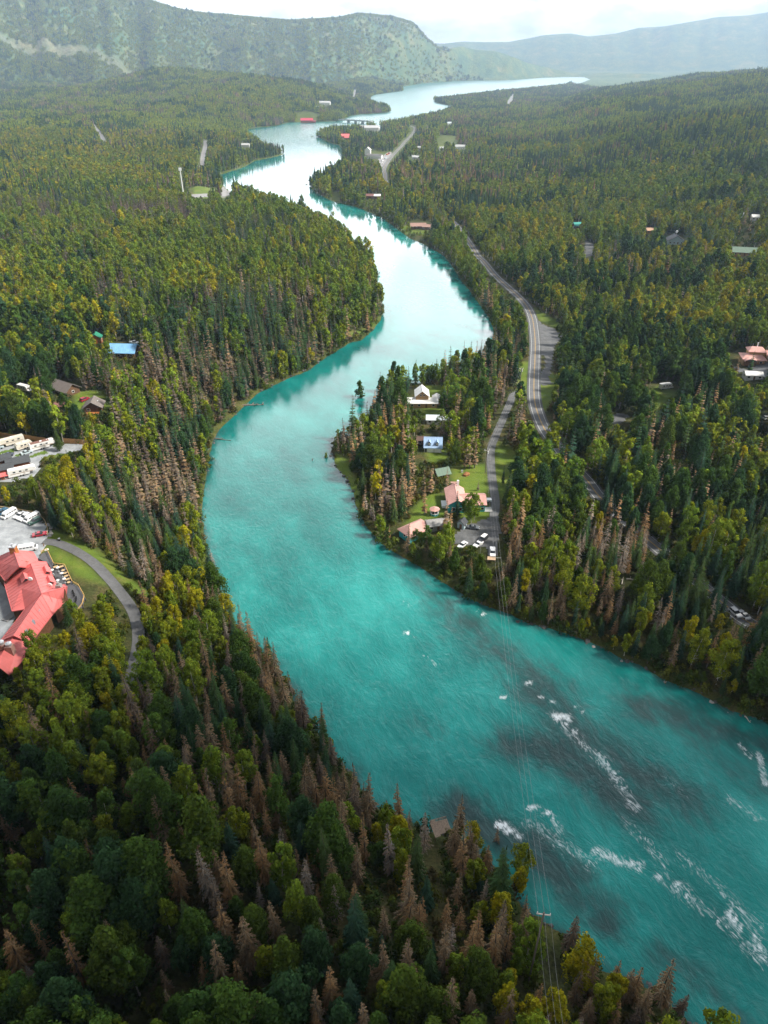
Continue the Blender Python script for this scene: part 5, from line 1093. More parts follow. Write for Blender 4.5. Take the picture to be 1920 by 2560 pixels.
# ---- houses on the right-bank point
t = house('house', 'white-roofed house with tan gable and long low wings', 'house', (1056, 1014), 0, 14.5, 6.0, 3.0, 1.4, TAN, WHROOF, wins=3, over=.7); gable_block(t, -.3, 2.6, 6.4, 8.0, 6.0, 2.6, TAN, WHROOF, 'y', .6, roofname='upper_roof', wallname='upper_wall')
for sx in (-1.0, .6): window_part(t, sx, -1.45, 6.3, .7, .8)
gable_block(t, 7.6, 3.0, 4.0, 5.0, 3.2, 1.2, TAN, WHROOF, 'y', .4, roofname='side_roof', wallname='side_wall')
house('outbuilding', 'long low building with pale blue-white roof behind dead spruces', 'outbuilding', (1096, 1056), -3, 11.5, 5.0, 2.6, 1.3, WHWALL, mat('pale_metal', (.60, .66, .68), .4), wins=3)
t = house('garage', 'white two-door garage with pale blue roof and two dormers', 'garage', (1082, 1122), -3, 7.6, 7.0, 2.7, 3.2, WHWALL, BLUER, wins=0, door=False, over=.5)
for sx in (-1.1, 2.1): m = MB(); m.box((sx, -3.53, 1.15), (2.5, .10, 2.2)); m.build('garage_door', mat('door_white', (.78, .78, .77), .5), t)
m = MB(); m.box((-3.2, -3.53, 1.05), (.8, .10, 2.0)); m.build('door', GLASS, t)
for sx in (-1.75, 1.75):
    q = MB(); q.box((sx, -2.1, 3.9), (1.25, 2.2, 1.5)); q.quadmesh([(sx - .62, -3.2, 4.65), (sx + .62, -3.2, 4.65), (sx, -3.2, 5.3), (sx - .62, -1, 4.65), (sx + .62, -1, 4.65), (sx, -1, 5.3)], [(0, 1, 2), (3, 5, 4), (0, 3, 4, 1)]); o = q.build('dormer', DARKR, t)
    q = MB(); q.slab([(sx - .85, -3.4, 4.5), (sx, -3.4, 5.45), (sx, -.4, 5.45), (sx - .85, -.4, 4.5)][::-1], .12); q.slab([(sx + .85, -3.4, 4.5), (sx + .85, -.4, 4.5), (sx, -.4, 5.45), (sx, -3.4, 5.45)][::-1], .12); q.build('dormer_roof', BLUER, o)
    q = MB(); q.box((sx, -3.22, 4.1), (.85, .08, .9)); q.build('dormer_window', LAMP, o)
house('shed', 'brown plank shed left of the white garage', 'shed', (1055, 1107), 0, 4.2, 4.0, 2.4, .9, BROWN, mat('roof_old_boards', (.12, .075, .06), .9), wins=1); house('shed', 'weathered shed with a green roof at the lawn edge', 'shed', (1104, 1190), 20, 5.2, 4.6, 2.4, 1.5, BROWN, SAGE, wins=1, over=.7)
t = house('house', 'teal house with pink roof and white trim, largest on the point', 'house', (1176, 1266), 1, 10.4, 8.0, 3.6, 1.9, TEALW, PINK, wins=4, over=.6, hip=0.0); gable_block(t, -6.0, 1.2, 6.8, 12.0, 4.2, 2.0, TEALW, PINK, 'y', .6, roofname='wing_roof', wallname='wing_wall')
for sx in (-7.3, -4.6): window_part(t, sx, -4.85, 1.8, 1.1, 1.3)
m = MB(); m.box((-4.7, 6.6, 4.0), (.8, .8, 8.4)); m.build('chimney', WHITE, t); m = MB(); m.box((-10.4, 1.0, .5), (2.2, 5.5, .2)); m.box((-10.4, -1.7, 1.0), (2.2, .1, .9)); m.build('side_deck', WHITE, t); m = MB(); m.box((6.6, -2.6, .16), (3.2, 3.4, .12)); m.build('slab', CONC, t)
car('white and blue pickup at the right end of the teal house', (1222, 1254), (1200, 1254), WHP, 'pickup', 'vehicles on the gravel drive', 'pickup', name='parked_pickup')
x, y, z = G(1086, 1286); t = thing('gazebo', (x, y, z), 0, 'little octagonal gazebo with pink roof on the lawn', 'gazebo'); m = MB(); m.cyl((0, 0, 0), 1.7, .75, 8); m.build('base', TEALW, t); m = MB(); m.cyl((0, 0, 2.5), 2.1, .95, 8, r2=.12); m.build('roof', PINK, t); m = MB(); m.cyl((0, 0, .75), 1.72, .14, 8); m.cyl((0, 0, 2.32), 1.74, .2, 8)
for k in range(8): a = math.pi * k / 4; m.bar((1.62 * math.cos(a), 1.62 * math.sin(a), 0), (1.62 * math.cos(a), 1.62 * math.sin(a), 2.5), .09, 5)
m.build('frame', WHITE, t); m = MB(); m.cyl((0, 0, .8), 1.45, 1.6, 8); m.build('screen', GLASS, t)
house('boathouse', 'teal building with pink hipped roof nearest the water', 'building', (1038, 1334), 38, 10.5, 6.4, 2.9, 2.3, TEALW, PINK, wins=3, hip=2.8, over=.6); house('outbuilding', 'low grey-roofed building behind the dead spruces', 'outbuilding', (1092, 1318), 12, 8.0, 4.2, 2.4, 1.2, mat('grey_wall', (.30, .30, .30), .8), mat('roof_weathered', (.30, .29, .28), .85), wins=2)
house('shed', 'tiny pale teal shed with dark grey roof by the yard', 'shed', (1155, 1318), -32, 2.8, 2.6, 2.4, 1.3, PALEBL, DARKR, 'y', wins=0, over=.35)
gy = 'vehicles on the gravel drive'; car('dark grey car at the top edge of the gravel yard', (1174, 1321), (1191, 1323), GRYP, 'sedan', gy); t = car('black car with a white canopy on the gravel yard', (1215, 1344), (1199, 1358), BLK, 'suv', gy); m = MB(); m.box((-.7, 0, 1.78), (2.6, 1.5, .12)); m.build('canopy', WHITE, t); car('white car half under the trees below the gravel yard', (1160, 1362), (1152, 1370), WHP, 'sedan', gy); car('white pickup parked nose down at the drive end', (1231, 1374), (1231.5, 1394), WHP, 'pickup', gy, 'pickup', name='parked_pickup')
car('small white car tucked beside the black one', (1199, 1360), (1191, 1367), WHP, 'sedan', gy)
x, y, z = G(1228, 1405); t = thing('landing_stage', (x, y, z), R_(-8), 'tan plank platform on posts at the end of the drive', 'platform'); m = MB(); m.box((0, 0, 1.6), (2.9, 2.0, .16)); m.build('boards', mat('tan_boards', (.58, .40, .25), .7), t); m = MB()
for sx in (-1.3, 1.3):
    for sy in (-.9, .9): m.box((sx, sy, .7), (.16, .16, 1.7))
m.build('post', TIMBER, t); m = MB(); m.bar((1.4, .4, 1.75), (3.4, .55, 1.75), .06); m.build('boom', STEEL, t)
t = thing('satellite_dish', G(1200, 1384), R_(20), 'white round dish on a post below the gravel yard', 'satellite dish'); m = MB(); m.bar((0, 0, 0), (0, 0, 4.2), .07); m.build('post', STEEL, t); m = MB(); m.cyl((0, -.1, 4.3), .55, .2, 14, r2=.75, axis='Y'); m.build('dish', WHITE, t)
t = thing('wood_stack', G(1135, 1212), 0, 'stack of split firewood by the lawn above the teal house', 'firewood'); m = MB()
for k in range(24): m.cyl((-1.2 + (k % 8) * .34, 0, .18 + (k // 8) * .3), .16, 1.1, 7, axis='Y')
m.build('logs', TIMBER, t); m = MB(); m.box((0, .0, 1.15), (3.0, 1.4, .08)); m.build('cover', mat('rust_sheet', (.34, .20, .16), .7), t)
t = thing('storage_box', G(1155, 1181), 0, 'small white box standing under the big brown spruces', 'box'); m = MB(); m.box((0, 0, .5), (.8, .6, 1.0)); m.build('cabinet', WHITE, t); m = MB(); m.box((0, 0, 1.04), (.9, .7, .1)); m.build('lid', STEEL, t)
t = thing('tent', G(1318, 1318), R_(30), 'turquoise tent among the trees right of the drive', 'tent'); m = MB(); m.extrude([(-1.3, 0), (1.3, 0), (0, 1.6)], -1.3, 1.3); m.build('canvas', mat('turquoise_canvas', (.03, .34, .40), .7), t); m = MB(); m.bar((0, -1.34, 0), (0, -1.34, 1.65), .04); m.build('pole', STEEL, t)
t = thing('sign_board', G(1244, 1068), R_(-10), 'small white sign on a post beside the upper drive', 'sign'); m = MB(); m.bar((0, 0, 0), (0, 0, 2.2), .06); m.build('post', TIMBER, t); m = MB(); m.box((0, -.06, 2.2), (1.1, .06, .6)); m.build('board', WHITE, t)

# ---- right bank beyond the highway
t = house('house', 'tan house with layered rounded pink roofs at the right edge', 'house', (1878, 905), -12, 11.0, 9.0, 3.4, 1.6, TAN, PINK, wins=2, over=1.0, hip=3.2); gable_block(t, 1.5, 2.5, 8.0, 6.5, 6.6, 1.6, TAN, PINK, 'x', .8, hip=2.2, roofname='upper_roof', wallname='upper_wall')
q = MB(); k = 12
for i in range(k):
    a0, a1 = math.pi * i / k, math.pi * (i + 1) / k; f = lambda a: (-2.2 - 3.3 * math.cos(a), 2.7 + 1.6 * math.sin(a))
    (xa, za), (xb, zb_) = f(a0), f(a1); q.slab([(xa, -8.2, za), (xb, -8.2, zb_), (xb, -3.6, zb_), (xa, -3.6, za)], .22)
q.build('porch_roof', PINK, t); m = MB(); m.box((-2.2, -5.6, 1.4), (5.6, 3.6, 2.7)); m.build('porch_wall', LOG, t); m = MB(); m.cyl((2.0, 4.0, 6.5), .3, 3.6, 10); m.build('chimney', WHITE, t)
house('house', 'pink-roofed wing cut by the right edge beside the tan house', 'house', (1926, 896), -12, 6.0, 6.0, 3.0, 1.6, TAN, PINK, wins=2); house('garage', 'white-roofed garage below the tan house at the right edge', 'garage', (1880, 945), -6, 8.6, 5.5, 2.6, 1.2, WHWALL, WHROOF, wins=2); rv('white motorhome alone in a forest clearing on the right', (1649, 974), (1679, 970), 'motor', RVW)
car('white car at the right edge on a patch of gravel', (1910, 1050), (1926, 1046), WHP, 'suv'); car('white car on the highway glimpsed through the lower right trees', (1828, 1528), (1846, 1544), WHP, 'suv', 'cars on the highway'); car('white car on the far lane of the highway, lower right', (1866, 1548), (1851, 1534), WHP, 'sedan', 'cars on the highway')
rg_ = 'houses on the wooded right hillside'
house('house', 'small house with turquoise roof in the right-hand forest', 'house', (1442, 570), 12, 8, 7, 3, 2.6, BROWN, TEALR, wins=2, group=rg_); house('house', 'tan-roofed house almost hidden in the right-hand forest', 'house', (1626, 582), 0, 9, 6, 2.8, 1.8, TAN, roofmat('tan', (.48, .30, .19)), wins=2, group=rg_)
t = house('house', 'pale blue house with dark gable roof on the right hillside', 'house', (1686, 608), -8, 13, 11, 3.6, 3.6, PALEBL, DARKR, 'y', wins=3, group=rg_, over=1.0); m = MB(); m.bar((1.0, 4, 5), (1.0, 4, 9.0), .12); m.cyl((1.0, 3.8, 9.2), .9, .3, 14, r2=1.1, axis='Y'); m.build('satellite_dish', WHITE, t)
house('house', 'house with dull green roof at the right edge of the hillside', 'house', (1858, 637), -14, 17, 9, 3.2, 2.6, TAN, SAGE, wins=4, group=rg_, over=1.0); house('shed', 'upper tiny white shed high in the right-hand forest', 'shed', (1852, 543), 10, 4.5, 4, 3, 1.4, WHWALL, WHROOF, wins=1, group=rg_); house('shed', 'white shed nearest the right edge, high in the forest', 'shed', (1886, 550), -10, 6, 4.5, 3, 1.6, WHWALL, WHROOF, wins=1, group=rg_)
t = house('house', 'long brown-roofed riverside house on the right bank', 'house', (1045, 570), 4, 15, 8, 3, 2.0, BROWN, roofmat('dusty_brown', (.32, .20, .16), .85), wins=3, over=1.0, group='riverside houses'); house('house', 'shorter brown-roofed house beside the long riverside one', 'house', (1066, 573), -10, 8, 7, 3, 1.8, BROWN, roofmat('dusty_brown', (.3, .2, .16), .85), wins=2, group='riverside houses')

# ---- village along the far road
vg = 'buildings of the far village'
house('house', 'tall white gabled house in the village by the far road', 'house', (920, 391), -10, 10, 9, 11, 4, WHWALL, WHROOF, 'y', wins=3, group=vg); house('store', 'long grey-roofed roadside building next to the tall white house', 'building', (937, 396), -14, 26, 11, 5, 2.2, WHWALL, GREYR, wins=6, group=vg); house('house', 'dark red low building left of the tall white house', 'house', (908, 390), -10, 12, 8, 4, 2, REDWALL, GREYR, wins=3, group=vg)
house('house', 'reddish brown roofed half of the pair below the village', 'house', (925, 497), -2, 9, 8, 4, 1.8, BROWN, roofmat('red_brown', (.20, .10, .085), .9), wins=2, group=vg); house('house', 'white-roofed half of the pair below the village', 'house', (941, 497), -2, 10, 8, 4, 1.4, BROWN, WHROOF, wins=2, group=vg)
house('house', 'dark red lodge with red roof at the far waterline', 'house', (767, 301), 6, 34, 16, 9, 5, REDWALL, roofmat('crimson', (.50, .07, .10)), wins=6, group=vg); house('house', 'smaller dark wing right of the far red lodge', 'house', (781, 301), 6, 18, 12, 6, 3, REDWALL, roofmat('maroon', (.22, .06, .07)), wins=3, group=vg)
for px, w_, lab in (((812, 262), 52, 'white-roofed building in the trees above the far bridge'), ((785, 275), 44, 'pale-roofed building uphill from the far red lodge'), ((884, 278), 20, 'white cabin on the far shore just past the bridge'), ((925, 327), 62, 'long white-roofed building on the wooded headland'), ((943, 326), 24, 'white-roofed building beside the pale lot on the headland'), ((614, 369), 24, 'white-roofed house on the left-hand headland'), ((637, 369), 13, 'small white shed on the left-hand headland'), ((1035, 398), 9, 'white shed, left of two in the trees right of the far road'), ((1044, 399), 10, 'white shed, right of two in the trees right of the far road'), ((1047, 374), 9, 'single white hut in the trees right of the far road'), ((1104, 376), 12, 'white-roofed hut on the lower right hillside, facing the village'), ((1126, 313), 24, 'pale roof in the dark trees near the far lake'), ((1150, 373), 26, 'long white roof among trees right of the far road bend')):
    house('far_house', lab, 'house', px, rng.uniform(-12, 12), w_ * .7, max(6, w_ * .3), 3.5 + w_ * .06, 1.5 + w_ * .05, WHWALL, mat('dull_white_roof', (.46, .46, .45), .6) if 'pale' not in lab else mat('pale_metal', (.60, .66, .68), .4), wins=3, group=vg)
house('far_house', 'red-roofed house in the trees of the wooded headland', 'house', (863, 346), 10, 20, 12, 5, 4, REDWALL, RED, wins=3, group=vg); house('far_house', 'second red roof, lower right on the wooded headland', 'house', (871, 349), -10, 16, 10, 4, 3, REDWALL, RED, wins=2, group=vg)
for i, (a, b, c) in enumerate([((954, 404), (958, 403), WHP), ((955, 413), (957, 409), WHP), ((962, 398), (966, 397), SIL), ((966, 388), (970, 387), paint('orange', (.5, .15, .04))), ((971, 385), (974, 384), REDP)]): car(['white truck lowest by the village road', 'white truck in the second spot by the village road', 'silver truck mid-way along the village lot', 'orange truck at the top of the village lot', 'red truck beside the orange one at the village lot'][i], a, b, c, 'van', 'vehicles at the village road', 'truck', name='parked_truck')
# bridge
A, B = at(849, 299, 6), at(930, 304, 6); A, B = Vector((*A, 0)), Vector((*B, 0)); d = B - A; t = thing('road_bridge', (A.x, A.y, 0), math.atan2(d.y, d.x), 'low grey road bridge crossing the river mouth far away', 'bridge'); ln = d.length
m = MB(); m.box((ln / 2, 0, 6.0), (ln, 11, 1.8)); m.build('deck', CONC, t)
for sg in (-1, 1): m = MB(); m.box((ln / 2, sg * 5.3, 7.4), (ln, .3, 1.0)); m.build('railing', STEEL, t)
for k in (.28, .5, .72): m = MB(); m.box((ln * k, 0, 2.0), (3.5, 9, 7.0)); m.build('pier', CONC, t)
# cell tower
x, y, z = G(458, 481); t = thing('radio_mast', (x, y, z), 0, 'slim white radio mast above the left-bank trees', 'mast'); m = MB(); m.cyl((0, 0, 0), .75, 27, 8, r2=.45); m.build('shaft', WHITE, t); m = MB()
for k in range(6): a = k * math.pi / 3; m.box((1.5 * math.cos(a), 1.5 * math.sin(a), 26.0), (.55, .45, 3.2), a); m.bar((0, 0, 26), (1.5 * math.cos(a), 1.5 * math.sin(a), 26), .12)
m.build('antenna_ring', WHITE, t); m = MB(); m.bar((0, 0, 27), (0, 0, 30), .12); m.build('whip', STEEL, t)

# ---- poles and wires
def pole(base, h, arm, rz, label, extra=True):
    x, y, z = base; t = thing('utility_pole', (x, y, z), rz, label, 'utility pole', 'utility poles'); m = MB(); m.bar((0, 0, -1), (0, 0, h), .16, 7); m.build('post', mat('weathered_pole', (.14, .115, .09), .9), t)
    m = MB(); m.box((0, 0, h - .5), (arm, .16, .18)); m.build('crossarm', mat('pale_crossarm', (.55, .50, .43), .8), t); m = MB()
    for sx in (-arm / 2 + .1, 0, arm / 2 - .1): m.cyl((sx, 0, h - .4), .08, .4, 6)
    m.build('insulator', WHITE, t)
    if extra: m = MB(); m.cyl((.45, 0, h - 2.0), .28, .95, 10); m.build('transformer', mat('transformer_grey', (.6, .61, .6), .5), t)
    return Vector((x, y, z + h - .1))
pa = G(1213, 1183); ux, uy = at(1360, 2282, 31); pb = (ux, uy, H1(ux, uy)); hb_ = 31 - pb[2]
PA = pole(pa, 11.5, 2.2, R_(-3), 'weathered utility pole with transformer beside the gravel drive'); PB = pole(pb, hb_, 2.4, R_(-8), 'utility pole whose pale crossarm rises from the lower right trees', False)
PC = pole(G(1299, 968), 11.0, 2.2, R_(5), 'utility pole with transformer left of the highway bend'); ux, uy = at(1392, 2620, 28)
def wire(p, q, sag, label):
    m = MB(); n_ = 26; pts = [p.lerp(q, k / n_) - Vector((0, 0, sag * 4 * (k / n_) * (1 - k / n_))) for k in range(n_ + 1)]
    for a, b in zip(pts[:-1], pts[1:]): m.bar(a - p, b - p, .017, 4)
    o = m.build('power_line', mat('aluminium_wire', (.30, .30, .30), .5)); o.location = p; tag(o, label, 'power line', 'power lines over the river')
for sx, nm in ((-1.05, 'left'), (0, 'middle'), (1.05, 'right')):
    wire(PA + Vector((sx * .9, 0, .4)), PB + Vector((sx, 0, .4)), 5.5, 'thin pale %s power line sagging across the near river' % nm); wire(PB + Vector((sx, 0, .4)), Vector((ux + sx, uy, 30)), 1.0, 'thin pale %s power line over the lower right trees' % nm)
    wire(PA + Vector((sx * .9, 0, .4)), PC + Vector((sx * .9, 0, .4)), 2.2, 'thin %s power line between the drive and the highway poles' % nm)

# ---- river things
DRIFT = mat('driftwood', (.17, .145, .12), .9, var=.35); PALELOG = mat('bleached_log', (.45, .41, .35), .9)
def snag(name, a, b, r, label, cat, m_, z0=.15, limbs=6, grp=None, water=True):
    if water: A, B = Vector((*at(*a, z0), z0)), Vector((*at(*b, z0), z0))
    else: A, B = Vector(G(*a)) + Vector((0, 0, .3)), Vector(G(*b)) + Vector((0, 0, .3))
    t = thing(name, tuple(A), 0, label, cat, grp); d = B - A; m = MB(); n_ = 6; rr = random.Random(int(a[0]))
    for k in range(n_): p, q = d * (k / n_), d * ((k + 1) / n_); m.bar(p + Vector((0, 0, .12 * math.sin(k))), q + Vector((0, 0, .12 * math.sin(k + 1))), r * (1 - .11 * k), 6)
    m.build('trunk', m_, t); m = MB(); pn = Vector((-d.y, d.x, 0)).normalized()
    for k in range(limbs): f = rr.uniform(.2, .95); p = d * f; m.bar(p, p + pn * rr.uniform(-1, 1) * d.length * .16 + d.normalized() * d.length * .05 + Vector((0, 0, rr.uniform(.2, 1.0))), r * .3, 4)
    m.build('branch', m_, t)
snag('driftwood_trunk', (600, 1014), (660, 1011), .55, 'large fallen tree reaching out from the left bank into the water', 'driftwood', DRIFT, limbs=14); snag('driftwood_trunk', (534, 1096), (577, 1101), .3, 'thin fallen trunk lying in the water off the left bank', 'driftwood', DRIFT); snag('driftwood_trunk', (672, 962), (690, 955), .4, 'pale snag on the left bank beside the turquoise shallows', 'driftwood', PALELOG)
snag('fallen_log', (1566, 1449), (1598, 1452), .22, 'pale curved log lying in the brown clearing at right', 'log', PALELOG, limbs=1, water=False, grp='fallen logs'); snag('fallen_log', (1554, 1462), (1558, 1444), .2, 'short upright-leaning pale log beside the curved one', 'log', PALELOG, limbs=1, water=False, grp='fallen logs'); snag('fallen_log', (1862, 1790), (1876, 1806), .18, 'bleached stick leaning into the water at the right bank', 'log', PALELOG, limbs=2, water=True, grp='fallen logs')
t = thing('mooring_post', (*at(781, 1152, 0), -.3), 0, 'single dark post standing in mid river', 'post'); m = MB(); m.bar((0, 0, -.5), (0, 0, 1.5), .16, 6); m.build('shaft', DRIFT, t); m = MB(); m.bar((0, 0, .9), (.5, .1, 1.3), .07, 4); m.build('stub', DRIFT, t)
rock((817, 1151), 1.3, 'tiny grassy islet under a bush in the river', 71, None, mat('islet_turf', (.09, .10, .035), .95, var=.3), 'islet', 'islet', .22)
for i, (px, s) in enumerate([((1483, 1620), .7), ((1553, 1655), .6), ((1662, 1706), .6), ((1778, 1757), .7), ((1915, 1868), 1.1), ((1820, 1785), .5)]): rock(px, s, ['grey boulder at the right waterline, farthest upstream', 'grey boulder at the right waterline, second downstream', 'grey boulder at the right waterline, below yellow bushes', 'grey boulder at the right waterline near the frame edge', 'big wet boulder breaking the water at the right edge', 'small stone at the right waterline by the bleached stick'][i], 90 + i, 'boulders along the right bank')
x, y = at(1102, 2062, 4.5); t = thing('river_platform', (x, y, H1(x, y)), R_(16), 'weathered plank platform on the near left bank', 'platform'); zz = max(3.6 - H1(x, y), .6); m = MB()
for k in range(12): m.box((-1.9 + k * .35, 0, zz), (.33, 3.4 if k > 3 else 4.4, .1))
m.build('boards', mat('weathered_boards', (.27, .20, .145), .85, var=.25), t); m = MB()
for sx in (-1.8, 1.8):
    for sy in (-1.5, 1.5): m.box((sx, sy, zz / 2 - 1.2), (.18, .18, zz + 2.3))
m.build('post', TIMBER, t); m = MB(); m.box((0, 1.7, zz + .5), (3.9, .08, .1)); m.box((0, 1.7, zz + .95), (3.9, .12, .08))
for sx in (-1.9, 0, 1.9): m.box((sx, 1.7, zz + .5), (.1, .1, 1.0))
m.build('railing', mat('weathered_boards', (.27, .20, .145)), t)
def boat(a, b, label, hm_=WHITE):
    A, B = Vector((*at(*a, .1), .05)), Vector((*at(*b, .1), .05)); d = B - A; t = thing('rowing_boat', tuple((A + B) / 2), math.atan2(d.y, d.x), label, 'boat', 'boats by the right bank'); x = d.length / 2; w_ = x * .32
    m = MB(); m.quadmesh([(-x, -w_ * .8, .55), (x * .4, -w_, .6), (x, 0, .75), (x * .4, w_, .6), (-x, w_ * .8, .55), (-x * .95, -w_ * .6, 0), (x * .4, -w_ * .7, 0), (x * .85, 0, .1), (x * .4, w_ * .7, 0), (-x * .95, w_ * .6, 0)], [(5, 6, 1, 0), (6, 7, 2, 1), (7, 8, 3, 2), (8, 9, 4, 3), (9, 5, 0, 4), (5, 9, 8, 7, 6)]); m.build('hull', hm_, t); m = MB(); m.box((-x * .3, 0, .45), (.4, w_ * 1.7, .06)); m.box((x * .3, 0, .45), (.4, w_ * 1.7, .06)); m.build('bench', TIMBER, t)
boat((791, 483), (803, 482), 'white boat moored off the wooded point, upper of two'); boat((803, 489), (812, 488), 'white boat moored off the wooded point, lower of two'); boat((764, 462), (769, 461), 'small dark boat floating left of the wooded point', TIMBER)

# ------------------------------------------------------------------ single trees: the 300 of each kind that show largest; the rest of the wood
def pack(T):
    n = len(T); shp = rng.integers(0, NSHAPE, n)
    rot = np.stack([rng.normal(0, .025, n), rng.normal(0, .025, n), rng.uniform(0, 6.283, n)], -1)
    scl = np.stack([T[:, 5] * rng.uniform(.88, 1.12, n), T[:, 5] * rng.uniform(.88, 1.12, n), T[:, 5]], -1)
    return shp, rot, scl
shp, rot, scl = pack(TREES)
uu, vv, dd = proj(TREES[:, 0], TREES[:, 1], TREES[:, 2] + 7)
inframe = (uu > -20) & (uu < 1940) & (vv > 0) & (vv < 2600)
single = np.zeros(len(TREES), bool)
NMAX = 300
for j in range(4):
    i = np.where((TREES[:, 3] == j) & inframe)[0]; single[i[np.argsort(dd[i])][:NMAX]] = True
NAMES = {'spruce': ('spruce_tree', 'spruce'), 'dead': ('dead_spruce_tree', 'dead spruce'), 'birch': ('birch_tree', 'birch'), 'cotton': ('cottonwood_tree', 'cottonwood')}
def place(i):
    u, v, side, s = uu[i], vv[i], TREES[i, 7], TREES[i, 6]
    if side < 0:
        if v > 2250: return 'bottom left corner' if u < 700 else 'bottom centre wood'
        if v > 1900: return 'lower left wood' if u < 560 else 'beside the rapids'
        if v > 1650: return 'below the lodge' if u < 420 else 'left bank slope'
        if v > 1250: return 'beside the path' if u < 420 else 'opposite the point'
        return 'above the car park'
    if u < 1300 and v < 1420: return 'by the river houses'
    if s < 12: return 'right bank edge'
    if v > 1250 and u > 1250: return 'below the highway'
    return 'beyond the highway' if u > 1380 else 'by the highway bend'
def short(j): return TONE[SPEC[int(TREES[j, 3])]][int(TREES[j, 4])].replace(' ', '-') + ' ' + {'spruce': 'spruce', 'dead': 'dead spruce', 'birch': 'birch', 'cotton': 'cottonwood'}[SPEC[int(TREES[j, 3])]]
LABELS = {}
def make_labels():
    sel = np.where(single)[0]; P = TREES[:, :2]; vis_ = np.where(dd < dd[sel].max() + 40)[0]; first = {}; alt = {}
    for i in sel:
        d = np.hypot(P[vis_, 0] - P[i, 0], P[vis_, 1] - P[i, 1]); n1, n2 = vis_[np.argsort(d)[1:3]]
        hgt = TREES[i, 5] * SPA[int(TREES[i, 3])]; size = 'tall' if hgt > 16.5 else 'short' if hgt < 10.5 else 'broad' if scl[i][0] > 1.05 * scl[i][2] else 'slim' if scl[i][0] < .95 * scl[i][2] else 'mid-sized'
        first[i] = '%s %s between %s and %s, %s' % (size, short(i), short(n1), short(n2), place(i)); alt[i] = '%s %s near %s, %s' % (size, short(i), short(n1), place(i))
    by = {}
    for i in sel: by.setdefault(first[i], []).append(i)
    NUM = {2: 'two', 3: 'three', 4: 'four', 5: 'five', 6: 'six', 7: 'seven', 8: 'eight', 9: 'nine'}; ORD = ['lowest', 'second lowest', 'third lowest', 'fourth lowest', 'fifth lowest', 'sixth lowest', 'seventh lowest', 'eighth lowest', 'ninth lowest']
    dup = {}
    for t, g in by.items():
        if len(g) == 1: LABELS[g[0]] = t
        else:
            for i in g: dup.setdefault(alt[i], []).append(i)
    for t, g in dup.items():
        g = sorted(g, key=lambda i: -vv[i])
        for k, i in enumerate(g): LABELS[i] = t if len(g) == 1 else '%s of %s: %s' % (ORD[min(k, 8)], NUM.get(len(g), 'many'), t)
make_labels()
def tree_label(i, sp, c): return LABELS[i], '%s %s' % ({'spruce': 'green spruces', 'dead': 'dead spruces', 'birch': 'birches', 'cotton': 'cottonwoods'}[sp], place(i))

PMESH = {}
def parts_of(sp, c, k):
    key = (sp, c, k)
    if key not in PMESH:
        (V, Fc, Cc), (TV, TF) = make_shape(sp, c, k, 2)
        PMESH[key] = (mesh_np('crown', V, Fc, [LEAFM[sp]], fcol=np.array(Cc)), mesh_np('trunk', TV, TF, [TRKM[sp]]))
    return PMESH[key]
PROTOTREE = {}
order = np.where(single)[0]; order = order[np.argsort(dd[order])]
for i in order:
    sp = SPEC[int(TREES[i, 3])]; c = int(TREES[i, 4]); k = int(shp[i]); nm, cat = NAMES[sp]
    o = bpy.data.objects.new(nm, None); o.empty_display_size = .5; COL.objects.link(o)
    o.location = TREES[i, :3]; o.rotation_euler = rot[i]; o.scale = scl[i]
    cm, tm = parts_of(sp, c, k)
    a = bpy.data.objects.new('crown', cm); COL.objects.link(a); a.parent = o
    b = bpy.data.objects.new('trunk', tm); COL.objects.link(b); b.parent = o
    lab, grp = tree_label(i, sp, c)
    tag(o, lab, cat, grp)
rest = ~single
for lod, lo, hi in ((2, 0, 260), (1, 260, 800), (0, 800, 1e9)):
    for j, sp in enumerate(SPEC):
        m = rest & (TREES[:, 3] == j) & (TREES[:, 8] >= lo) & (TREES[:, 8] < hi)
        if not m.any(): continue
        tab = PROTO[lod][1]; idx = [tab[(sp, int(c), int(k))] for c, k in zip(TREES[m, 4], shp[m])]
        where = ('near', 'middle-distance', 'distant')[(2, 1, 0).index(lod)]
        scatter(NAMES[sp][0].replace('tree', 'wood'), '%s %s trees massed in the %s forest' % ({'spruce': 'live green', 'dead': 'brown dead', 'birch': 'yellow-green', 'cotton': 'dark green'}[sp], {'spruce': 'spruce', 'dead': 'spruce', 'birch': 'birch and aspen', 'cotton': 'cottonwood'}[sp], where), TREES[m, :3] - [0, 0, .15], rot[m], scl[m], idx, PROTO[lod][0])

# undergrowth: alder and willow scrub between the trees and down to the water
def undergrowth():
    acc = []
    for y0, y1, cell in ((30, 300, 2.5), (300, 620, 3.3), (620, 1100, 4.6)):
        p = candidates(y0, y1, cell); x, y = p[:, 0], p[:, 1]; s, side = rivsd(x, y); ok = (s > -.3) & (rng.random(len(x)) < .8)
        i = np.where(ok)[0]; sp = s.copy(); sp[i] = np.maximum(sp[i], 1); ok[i[kill(x[i], y[i], sp[i], None, None)]] = False
        i = np.where(ok)[0]; z = H(x[i], y[i]); sc = rng.uniform(.45, 1.25, len(i)) * np.where(s[i] < 4, 1.15, 1.0)
        b = blocks(x[i], y[i], z, 1.8 * sc, 1.2 * sc); acc.append(np.stack([x[i], y[i], z, sc], -1)[~b])
    return np.vstack(acc)
UG = undergrowth(); n = len(UG); pt = np.clip((fbm(UG[:, 0] / 14, UG[:, 1] / 14, 410, 2) * 1.5 - .25 + rng.normal(0, .12, n)) * 6, 0, 5.99).astype(int)
